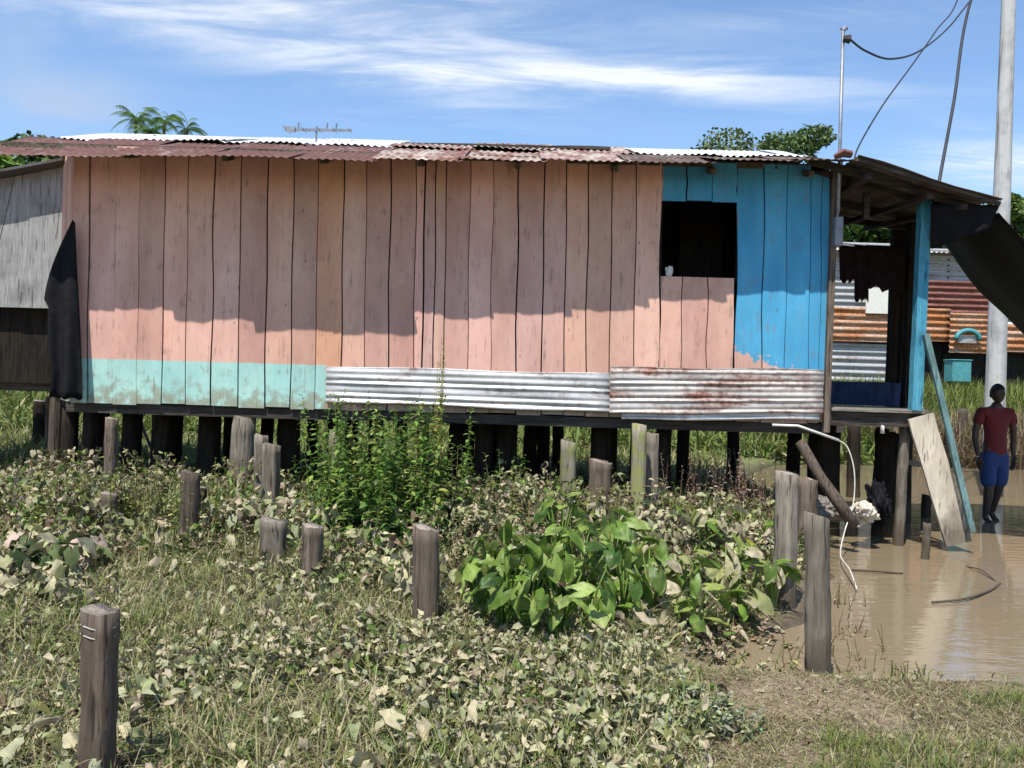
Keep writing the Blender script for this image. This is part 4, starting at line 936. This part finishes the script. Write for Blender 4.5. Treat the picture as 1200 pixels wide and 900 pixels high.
for nn, sa, sb, cc, pp in ((52000, .025, .07, [LP, LB, LG, OLIVE, LD, (.22, .16, .10), GREEN], [3.2, 1.4, 2.6, 3.4, 3.2, 2.2, 2.2]),):
    p = scatter(nn, -5.2, 3.0, 3.4, 9.3, lambda x, y: veg(x, y)*inview(x, y)); hm = hump(p[:, 0], p[:, 1]); kk = hm > .015; p = p[kk]; hm = hm[kk]
    p[:, 2] += hm*rng.random(len(p))**.6; wl(p, sa, sb, cc, pp, (0, .03), (-85, 45))
p = scatter(9000, -5.2, 3.0, 6.8, 9.3, lambda x, y: veg(x, y)*inview(x, y)*np.clip(.4+1.5*vn(x, y, 1.9, 47), .1, 1)); wl(p, .04, .10, [LP, LB, LG, LM, LD, (.20, .15, .10)], [4, 2, 3, 2, 2, 2], (.05, .38), (-80, 50))
p = scatter(500, .7, 4.5, 2.8, 5.0, lambda x, y: (1-veg(x, y))*(ground(x, y) > .01)); wl(p, .02, .05, [LB, LP, BROWN], [2, 2, 3], (0, .01), (-10, 20))
tag(gr.build('withered_leaves', M['dry']), kind='stuff')
# 3 weeds behind, under and beyond the house
gr = Cloud()
p = scatter(110000, -17, 8, 9.6, 30, lambda x, y: veg(x, y)*inview(x, y, 2)*(ground(x, y) > .04)*(.4+.6*(vn(x, y, 1.1, 51) > -.1)))
blades(p, BL, .12, .38, [OLIVE, GREEN, YG, PALE, STRAW, BROWN], [3, 3.5, 2.6, 1.2, 1, .8], (35, 88), 1.3)
p = scatter(26000, -4.5, 3.0, 6.3, 9.4, lambda x, y: veg(x, y)*inview(x, y)); blades(p, BL, .1, .30, [OLIVE, PALE, GREEN, STRAW, BROWN], [3, 2.5, 2, 2, 1.5], (30, 88), .7)
p = scatter(26000, -4.9, 3.0, 7.7, 9.3, lambda x, y: veg(x, y)*inview(x, y)*(.35+.65*(vn(x, y, 2.2, 57) > -.1))); blades(p, BL, .2, .48, [OLIVE, PALE, GREEN, YG, BROWN], [3, 2, 3, 2, 1], (40, 88), .55)
p = scatter(90000, -22, 20, 19, 38, lambda x, y: (ground(x, y) > .03)*inview(x, y, 2)); blades(p, BL, .25, .75, [YG, GREEN, OLIVE, PALE], [4, 4, 2, 1], (35, 88), 1.5)
p = scatter(60000, -40, 30, 25.5, 70, lambda x, y: inview(x, y, 3)*1.0); blades(p, BL, .3, .8, [YG, GREEN, OLIVE, STRAW], [4, 3, 2, 1], (35, 88), 1.8)
tag(gr.build('distant_weeds', M['grass']), kind='stuff')
# reeds and dry stalks on the far bank
gr = Cloud()
def reed(n, px0, px1, yy, h0, h1, cols, pr):
    global gr
    x = rng.uniform(P(px0, 500, yy[0]).x, P(px1, 500, yy[1]).x, n); y = rng.uniform(yy[0], yy[1], n); z = np.maximum(ground(x, y), -.1)
    blades(np.c_[x, y, z], BL[:3], h0, h1, cols, pr, (62, 89), .55)
reed(11000, 1060, 1330, (19.3, 21.5), .4, 1.15, [(.33, .25, .16), (.40, .33, .20), (.25, .17, .12), OLIVE], [4, 3, 2, 1])
tag(gr.build('dry_reeds', M['grass']), kind='stuff')
gr = Cloud()
reed(34000, 880, 1400, (20.6, 26), .35, .95, [YG, GREEN, (.30, .32, .09), OLIVE], [4, 3, 3, 1]); 
tag(gr.build('far_bank_grass', M['grass']), kind='stuff')

# taro plants
def taro(base, hgt, nl, size, cols, label, name='taro_plant', yellow=0, cat='plant', group=None, spread=.35, T=None, mat='leaf'):
    nl = nl+3; e = empty(name, base, label, cat, group); T = T or TARO; lv = Cloud(); st = MB(); st.cur = tuple(np.array(cols[0])*1.1)
    for k in range(nl):
        az = 2*math.pi*(k+random.random()*.8)/nl; h = hgt*random.uniform(.3, 1.1); r = spread*hgt*random.uniform(.3, 1.2)
        tip = Vector(base)+Vector((math.cos(az)*r, math.sin(az)*r, h)); mid = Vector(base)+Vector((math.cos(az)*r*.35, math.sin(az)*r*.35, h*.6))
        st.tube([Vector(base)-Vector((0, 0, .05)), mid, tip], [.009, .007, .005], 5, False)
        c = np.array(random.choice(cols))*random.uniform(.8, 1.25)
        if yellow and k < yellow: c = np.array((.55, .45, .06))
        s = size*random.uniform(.65, 1.15)
        lv.add(random.choice(T), np.array([tip]), rotm(np.array([az-math.pi/2+random.uniform(-.6, .6)]), np.array([R(random.uniform(-65, 20))]), np.array([random.uniform(-.8, .8)])), np.array([[s, s, s]]), c[None])
    lv.build('leaves', M[mat], e); st.build('stalks', M['leaf'], e); return e
BG = [(.12, .21, .03), (.20, .30, .06), (.05, .11, .02), (.26, .34, .10)]; YGc = [(.20, .30, .06), (.26, .32, .08), (.12, .20, .04), (.30, .32, .14)]; PL = [(.38, .36, .24), (.30, .30, .16), (.10, .13, .05)]
def at(px, py, z=.12): Y = GY(px, py, z); q = P(px, py, Y); return (q.x, Y, float(ground(q.x, Y)))
bright = [(560, 745), (590, 755), (622, 765), (655, 768), (690, 745), (600, 715), (640, 715), (675, 712), (718, 700), (705, 670), (655, 690), (575, 712), (730, 735)]
for i, (px, py) in enumerate(bright): taro(at(px, py), random.uniform(.30, .58), random.randint(9, 13), .125, BG if i % 3 else BG+[YGc[0]], 'bright green broad-leaved taro in the clump right of the round post', group='bright taro clump in the middle')
mid_ = [(745, 655), (770, 690), (790, 650), (800, 710), (825, 670), (845, 640), (850, 700), (875, 680), (890, 650), (760, 722), (815, 735), (870, 720), (735, 690), (905, 705), (780, 625), (830, 622), (720, 640)]
for i, (px, py) in enumerate(mid_):
    yl = 2 if (px, py) == (875, 680) else 0
    taro(at(px, py), random.uniform(.24, .46), random.randint(8, 11), .115, YGc+[BG[0], (.40, .38, .22), (.45, .40, .27)], 'low taro with yellowing leaves beside the tall grey post' if yl else 'small yellow-green taro in the patch left of the tall grey post', yellow=yl, group=None if yl else 'yellow-green taro patch by the grey post')
# drooping pale plants
for i, (px, py) in enumerate([(55, 690), (85, 700), (30, 680), (105, 680), (70, 665), (10, 700)]): taro(at(px, py), .26, 9, .13, PL+[(.40, .30, .25), (.04, .07, .02)], 'wilted dark plant with drooping pale leaves near the left edge', group='wilted plants at left', mat='dry', T=WITH)
for i, (px, py) in enumerate([(445, 690), (470, 680), (430, 665), (480, 715), (455, 650)]): taro(at(px, py), .28, 9, .13, PL+[LP, LB], 'wilted plant with pale dried leaves left of the round post', group='wilted plants by the round post', mat='dry', T=WITH)

# leafy weeds with upright stems
def weed(lv, st, base, h, nleaf, size, col, lean=.15, T=OVAL):
    az = random.uniform(0, 6.28); top_ = Vector(base)+Vector((math.cos(az)*h*lean, math.sin(az)*h*lean, h)); mid = Vector(base).lerp(top_, .5)+Vector((random.uniform(-.03, .03), random.uniform(-.03, .03), .02))
    st.cur = tuple(np.array(col)*.8); st.tube([base, mid, top_], [.006, .004, .002], 4, False)
    t = np.linspace(.12, 1, nleaf); pos = np.array([(Vector(base).lerp(mid, q*2) if q < .5 else mid.lerp(top_, q*2-1)) for q in t])
    a = np.arange(nleaf)*2.4+az; sc = size*rng.uniform(.6, 1.2, nleaf)*(1.15-.6*t)
    lv.add(random.choice(T), pos, rotm(a, np.radians(rng.uniform(-20, 45, nleaf)), rng.uniform(-.4, .4, nleaf)), np.c_[sc, sc, sc], vary(col, nleaf, .25, .08))
def bush(name, label, cat, spots, h, nleaf, size, cols, z=.12, mat='leaf', T=OVAL, lean=.15, base_h=None):
    lv = Cloud(); st = MB(); b0 = at(*spots[0][:2], z); e = empty(name, b0, label, cat)
    for px, py, k, sp_ in spots:
        c = at(px, py, z)
        for _ in range(k):
            x = c[0]+random.gauss(0, sp_); y = c[1]+random.gauss(0, sp_); weed(lv, st, (x, y, float(ground(x, y))-.02), h*random.uniform(.5, 1.1), nleaf, size, random.choice(cols), lean, T)
    lv.build('leaves', M[mat], e); st.build('stems', M['leaf'], e); return e
GB = [(.10, .20, .035), (.15, .26, .05), (.07, .14, .025), (.22, .28, .07)]
bush('green_bush', 'bright green leafy bush rising against the skirting sheets in the middle', 'bush', [(430, 640, 34, .22), (400, 632, 20, .18), (470, 640, 30, .22), (445, 655, 22, .22), (500, 645, 12, .2)], 1.2, 40, .10, GB)
bush('green_undergrowth', 'dense green undergrowth at the foot of the tall bright bush', 'plant', [(430, 650, 30, .22), (400, 640, 20, .2), (475, 650, 30, .24)], .62, 22, .12, GB, T=OVAL+[BROAD[0]])
bush('green_bush', 'low green leafy bush right of the tall bright bush', 'bush', [(520, 640, 20, .22), (560, 636, 18, .22), (595, 632, 12, .2)], .75, 24, .07, GB+[OLIVE])
lv = Cloud(); st = MB(); b0 = at(510, 632); e = empty('tall_sprig', b0, 'tall thin yellow-green sprig reaching over the zinc skirting', 'plant')
for k in range(7):
    tp = P(515+random.uniform(-18, 16), 396+k*9, b0[1]); weed(lv, st, (b0[0]+random.uniform(-.05, .05), b0[1], .1), tp.z-.1, 60, .055, (.36, .34, .09), .03, OVAL)
lv.build('leaves', M['leaf'], e); st.build('stems', M['leaf'], e)
bush('strap_leaf_clump', 'clump of upright dark green strap leaves near the dark stilt', 'plant', [(262, 628, 26, .14), (290, 630, 16, .12)], .40, 3, .26, [(.08, .22, .04), (.12, .27, .05)], T=BROAD)
bush('strap_leaf_clump', 'broad dark strap leaves under the bright bush', 'plant', [(430, 662, 20, .2), (480, 658, 18, .2)], .36, 4, .26, [(.06, .17, .03), (.10, .24, .04)], T=BROAD)
bush('yellow_herb', 'yellow-green herb patch beside the wilted plants at left', 'plant', [(45, 655, 20, .2), (80, 645, 12, .2)], .36, 12, .08, [(.24, .32, .05), (.14, .24, .04)])
bush('dry_shrub', 'brown dead shrub under the rusty skirting', 'shrub', [(850, 622, 34, .25), (820, 622, 22, .25), (880, 622, 20, .2)], .78, 28, .05, [(.30, .20, .15), (.22, .13, .10), (.36, .27, .20)], mat='dry', z=.1)
bush('dry_shrub', 'tangle of grey-brown dead weeds right of the low green bush', 'shrub', [(620, 640, 26, .25), (660, 650, 18, .25), (700, 645, 20, .25)], .5, 20, .05, [(.24, .20, .13), (.30, .27, .17), (.17, .17, .07)], mat='dry')
bush('dry_shrub', 'tangle of pale dead vines before the left stilts', 'shrub', [(60, 610, 34, .35), (110, 620, 24, .3), (170, 620, 24, .3), (30, 600, 24, .3)], .5, 20, .06, [(.30, .28, .18), (.22, .22, .10), (.16, .12, .08)], mat='dry')
bush('tall_weeds', 'tall olive weeds with thin stems before the left stilts', 'plant', [(180, 640, 22, .25), (230, 655, 16, .25), (120, 640, 20, .3), (60, 640, 16, .3)], .62, 20, .06, [(.18, .22, .06), (.28, .28, .12), (.12, .16, .04)])
bush('tall_weeds', 'straggling pale weeds between the mossy posts and the taro clump', 'plant', [(560, 670, 20, .25), (620, 665, 20, .25), (520, 680, 14, .2), (850, 650, 14, .2)], .5, 18, .06, [(.34, .32, .18), (.20, .22, .08), (.28, .22, .13)], mat='dry')
bush('olive_weeds', 'olive weeds growing round the mossy posts', 'plant', [(740, 640, 24, .2), (690, 632, 14, .2), (780, 636, 20, .2)], .55, 18, .05, [(.22, .24, .07), (.16, .18, .05), (.30, .26, .12)])
bush('mint_shrub', 'low grey-green small-leaved shrub at the edge of the bank', 'shrub', [(770, 860, 26, .13), (810, 850, 26, .12), (740, 840, 18, .13), (835, 865, 14, .08), (790, 835, 14, .1)], .15, 14, .034, [MINT, (.20, .26, .13), (.34, .38, .28)], z=.16, lean=.6)
bush('water_grass', 'green grass tuft growing out of the shallow water', 'grass tuft', [(1068, 795, 26, .05), (1082, 790, 12, .04)], .22, 2, .10, [(.16, .25, .05), (.28, .26, .12)], z=0, T=BROAD)
bush('water_weeds', 'thin brown weeds standing in the puddle by the split-topped post', 'plant', [(985, 775, 14, .12), (1000, 745, 12, .12), (1010, 790, 8, .1), (930, 770, 12, .12), (985, 710, 10, .1)], .28, 6, .035, [(.30, .22, .13), (.20, .20, .08), (.36, .30, .18)], z=0)
bush('mud_weeds', 'ragged brown weeds on the mud left of the split-topped post', 'plant', [(880, 780, 22, .15), (850, 760, 18, .15), (905, 750, 18, .12), (820, 780, 14, .12)], .16, 10, .05, [(.28, .22, .14), (.18, .18, .07), (.34, .31, .20)], z=.03, lean=.5, mat='dry', T=OVAL+WITH)
bush('shore_weeds', 'mixed green and brown weeds along the near shore right of the split-topped post', 'plant', [(1020, 806, 14, .12), (1060, 812, 12, .1), (1110, 812, 12, .14), (1000, 800, 10, .1), (1150, 815, 8, .12)], .14, 7, .04, [(.20, .24, .06), (.26, .22, .11), (.14, .18, .05)], z=.03, lean=.4, T=OVAL+BROAD)
# sticks and twigs
def twig(pts, r, label, z=0, mat='brown_wood'):
    pp = [Vector(P(px, py, GY(px, py, z+dz))) for px, py, dz in pts]; mb = MB(); mb.tube(catm(pp, 5), r, 6, rough=.15); return thing_mesh(mb, 'stick', M[mat], label, 'stick', None, True)
twig([(998, 668, .01), (1025, 669, .02), (1058, 672, .005)], .010, 'thin straight stick floating beside the white hose')
twig([(1092, 706, .01), (1130, 702, .02), (1160, 692, .01), (1172, 684, .0)], .009, 'dark curved stick floating in the open water')
twig([(1133, 664, .0), (1150, 668, .03), (1168, 682, .0)], .007, 'thin arching twig above the dark curved stick')
twig([(860, 545, .35), (820, 560, .5), (790, 590, .3)], .012, 'bare brown branch poking from the dead shrub')
twig([(200, 560, .3), (165, 590, .2), (235, 548, .45)], .014, 'fallen branch resting before the left stilts', mat='grey_wood')
twig([(160, 478, .9), (175, 520, .6), (205, 560, .25)], .022, 'crooked dark branch slanting between the left stilts', z=.0, mat='dark_wood')

# ---------------------------------------------------------------- trees
def tree(cx, top_z, Y, w, label, name='broadleaf_tree', cols=((.05, .10, .025), (.08, .14, .03), (.03, .06, .018)), n=6000, leaf=.28, base=.3, low=.45, seed=0, nb=18):
    r = np.random.default_rng(seed+100); e = empty(name, (cx, Y, base), label, 'tree'); H_ = top_z-base
    mb = MB(); mb.tube([(cx, Y, base-.4), (cx+.1, Y, base+H_*.3), (cx-.05, Y, base+H_*.7)], [H_*.03, H_*.024, H_*.012], 10, rough=.1)
    cen = []
    for k in range(nb):
        a = r.uniform(0, 6.28); rad = r.uniform(.15, .85)*w*.5; z = base+H_*r.uniform(low, .97)
        rad *= math.sqrt(max(.05, 1-((z-base)/H_-.6)**2*3)); c = np.array((cx+math.cos(a)*rad, Y+math.sin(a)*rad, z)); cen.append(c)
        s0 = base+H_*r.uniform(.3, .6); mb.tube([(cx, Y, s0), tuple((np.array((cx, Y, s0))+c)/2+np.array((0, 0, -.1))), tuple(c)], [H_*.012, H_*.007, H_*.003], 5, False)
    mb.build('trunk', M['brown_wood'], e, True); cen = np.array(cen); cr = w*r.uniform(.12, .24, nb)
    i = r.integers(0, nb, n); d = r.normal(0, 1, (n, 3)); d /= np.linalg.norm(d, axis=1)[:, None]; p = cen[i]+d*(cr[i]*r.uniform(.3, 1, n)**.5)[:, None]*np.array((1, 1, .6))
    p[:, 2] = np.minimum(p[:, 2], top_z); sc = leaf*r.uniform(.5, 1.3, n); ci = r.integers(0, len(cols), n)
    col = np.array(cols)[ci]*np.exp(r.normal(0, .25, (n, 1))); lv = Cloud(); h = n//2
    for k, s in enumerate((slice(0, h), slice(h, n))): m = len(sc[s]); lv.add(QUAD[k], p[s], rotm(r.uniform(0, 6.28, m), r.uniform(-1, 1, m), r.uniform(-1, 1, m)), np.c_[sc[s], sc[s], sc[s]], col[s])
    lv.build('crown', M['crown'], e); return e
def tr(px, py, Y, wpx, label, **k): q = P(px, py, Y); return tree(q.x, q.z, Y, wpx*Y/F, label, **k)
tr(46, 143, 42, 130, 'dark round-crowned tree beyond the roof at the left edge', seed=1, low=.3); tr(15, 170, 30, 60, 'bright green tree between the left roof end and the grey house', seed=2, low=.25, cols=((.10, .18, .03), (.16, .24, .05)))
tr(122, 150, 46, 56, 'small dark tree left of the palms above the roof', seed=3); tr(244, 153, 50, 40, 'small dark treetop right of the palms above the roof', seed=4)
tr(852, 156, 48, 190, 'spreading olive treetop above the blue part of the roof', seed=5, leaf=.19, n=14000, cols=((.12, .17, .06), (.17, .21, .08), (.09, .13, .04))); tr(918, 153, 46, 130, 'rounder green treetop beside the service mast', seed=6, leaf=.19, n=14000, cols=((.09, .15, .05), (.14, .20, .07)))
tr(1015, 228, 36, 230, 'dense green tree seen through the open porch', seed=7, low=.25, nb=60, n=26000, cols=((.06, .13, .025), (.12, .20, .035), (.04, .08, .02))); tr(1100, 258, 40, 170, 'grey-green tree behind the shack roof', seed=8, low=.2, nb=40, n=14000, cols=((.10, .14, .06), (.16, .20, .10)))
tr(1222, 234, 34, 150, 'light green tree behind the utility pole at the right edge', seed=9, low=.15, nb=40, n=20000, cols=((.12, .20, .04), (.18, .26, .06), (.07, .12, .03)))
tr(-60, 180, 44, 130, 'broad dark tree beyond the left house', seed=10, low=.2, nb=40, n=14000); tr(1380, 200, 48, 200, 'tall broad tree far right beyond the shack', seed=11, low=.15, nb=50, n=18000)
def palm(px, py, Y, label, fr=13, L=1.7, seed=0):
    r = random.Random(seed); q = P(px, py, Y); top_ = Vector((q.x, Y, q.z-L*.45)); e = empty('palm_tree', (q.x-.3, Y, .3), label, 'palm')
    mb = MB(); mb.tube([(q.x-.3, Y, .1), (q.x-.1, Y, top_.z*.5), top_], [.2, .15, .11], 8, rough=.05); mb.build('trunk', M['grey_wood'], e, True); lv = Cloud()
    for k in range(fr):
        az = 6.28*k/fr+r.uniform(-.2, .2); up = r.uniform(.3, 1.7)
        pts = [top_+Vector((math.cos(az)*L*t, math.sin(az)*L*t, L*(up*t-1.05*t*t))) for t in np.linspace(.05, 1, 16)]
        for s in (-1, 1):
            a = np.full(16, az-math.pi/2+s*1.0); ll = .55*np.sin(np.linspace(.5, 2.9, 16)); lv.add(BROAD[0], np.array(pts), rotm(a, np.full(16, -.25), np.full(16, 0.)), np.c_[ll*1.2, ll, ll], vary((.09, .17, .035), 16, .2))
    lv.build('fronds', M['crown'], e); return e
palm(160, 128, 62, 'leftmost and tallest palm above the roof', seed=1, L=1.7, fr=16); palm(177, 143, 60, 'low bushy palm between two taller palms', seed=2, L=1.4, fr=15); palm(193, 131, 64, 'middle palm with upright fronds above the roof', seed=3, L=1.5, fr=14); palm(219, 139, 63, 'rightmost palm of the row above the roof', seed=4, L=1.7, fr=15)
def treeline():
    r = np.random.default_rng(5); lv = Cloud(); n = 60000
    x = r.uniform(-140, 160, n); y = r.uniform(85, 105, n); hh = 6+2.5*vn(x, x*0, .12, 3)+1.5*vn(x, y*0, .5, 4); z = r.uniform(.2, 1, n)*hh
    sc = r.uniform(.5, 1.1, n); col = np.array((.05, .10, .03))*np.exp(r.normal(0, .3, (n, 1)))
    lv.add(QUAD[0], np.c_[x, y, z], rotm(r.uniform(0, 6.28, n), r.uniform(-1, 1, n), r.uniform(-1, 1, n)), np.c_[sc, sc, sc], col); tag(lv.build('far_woods', M['crown']), kind='stuff')
treeline()
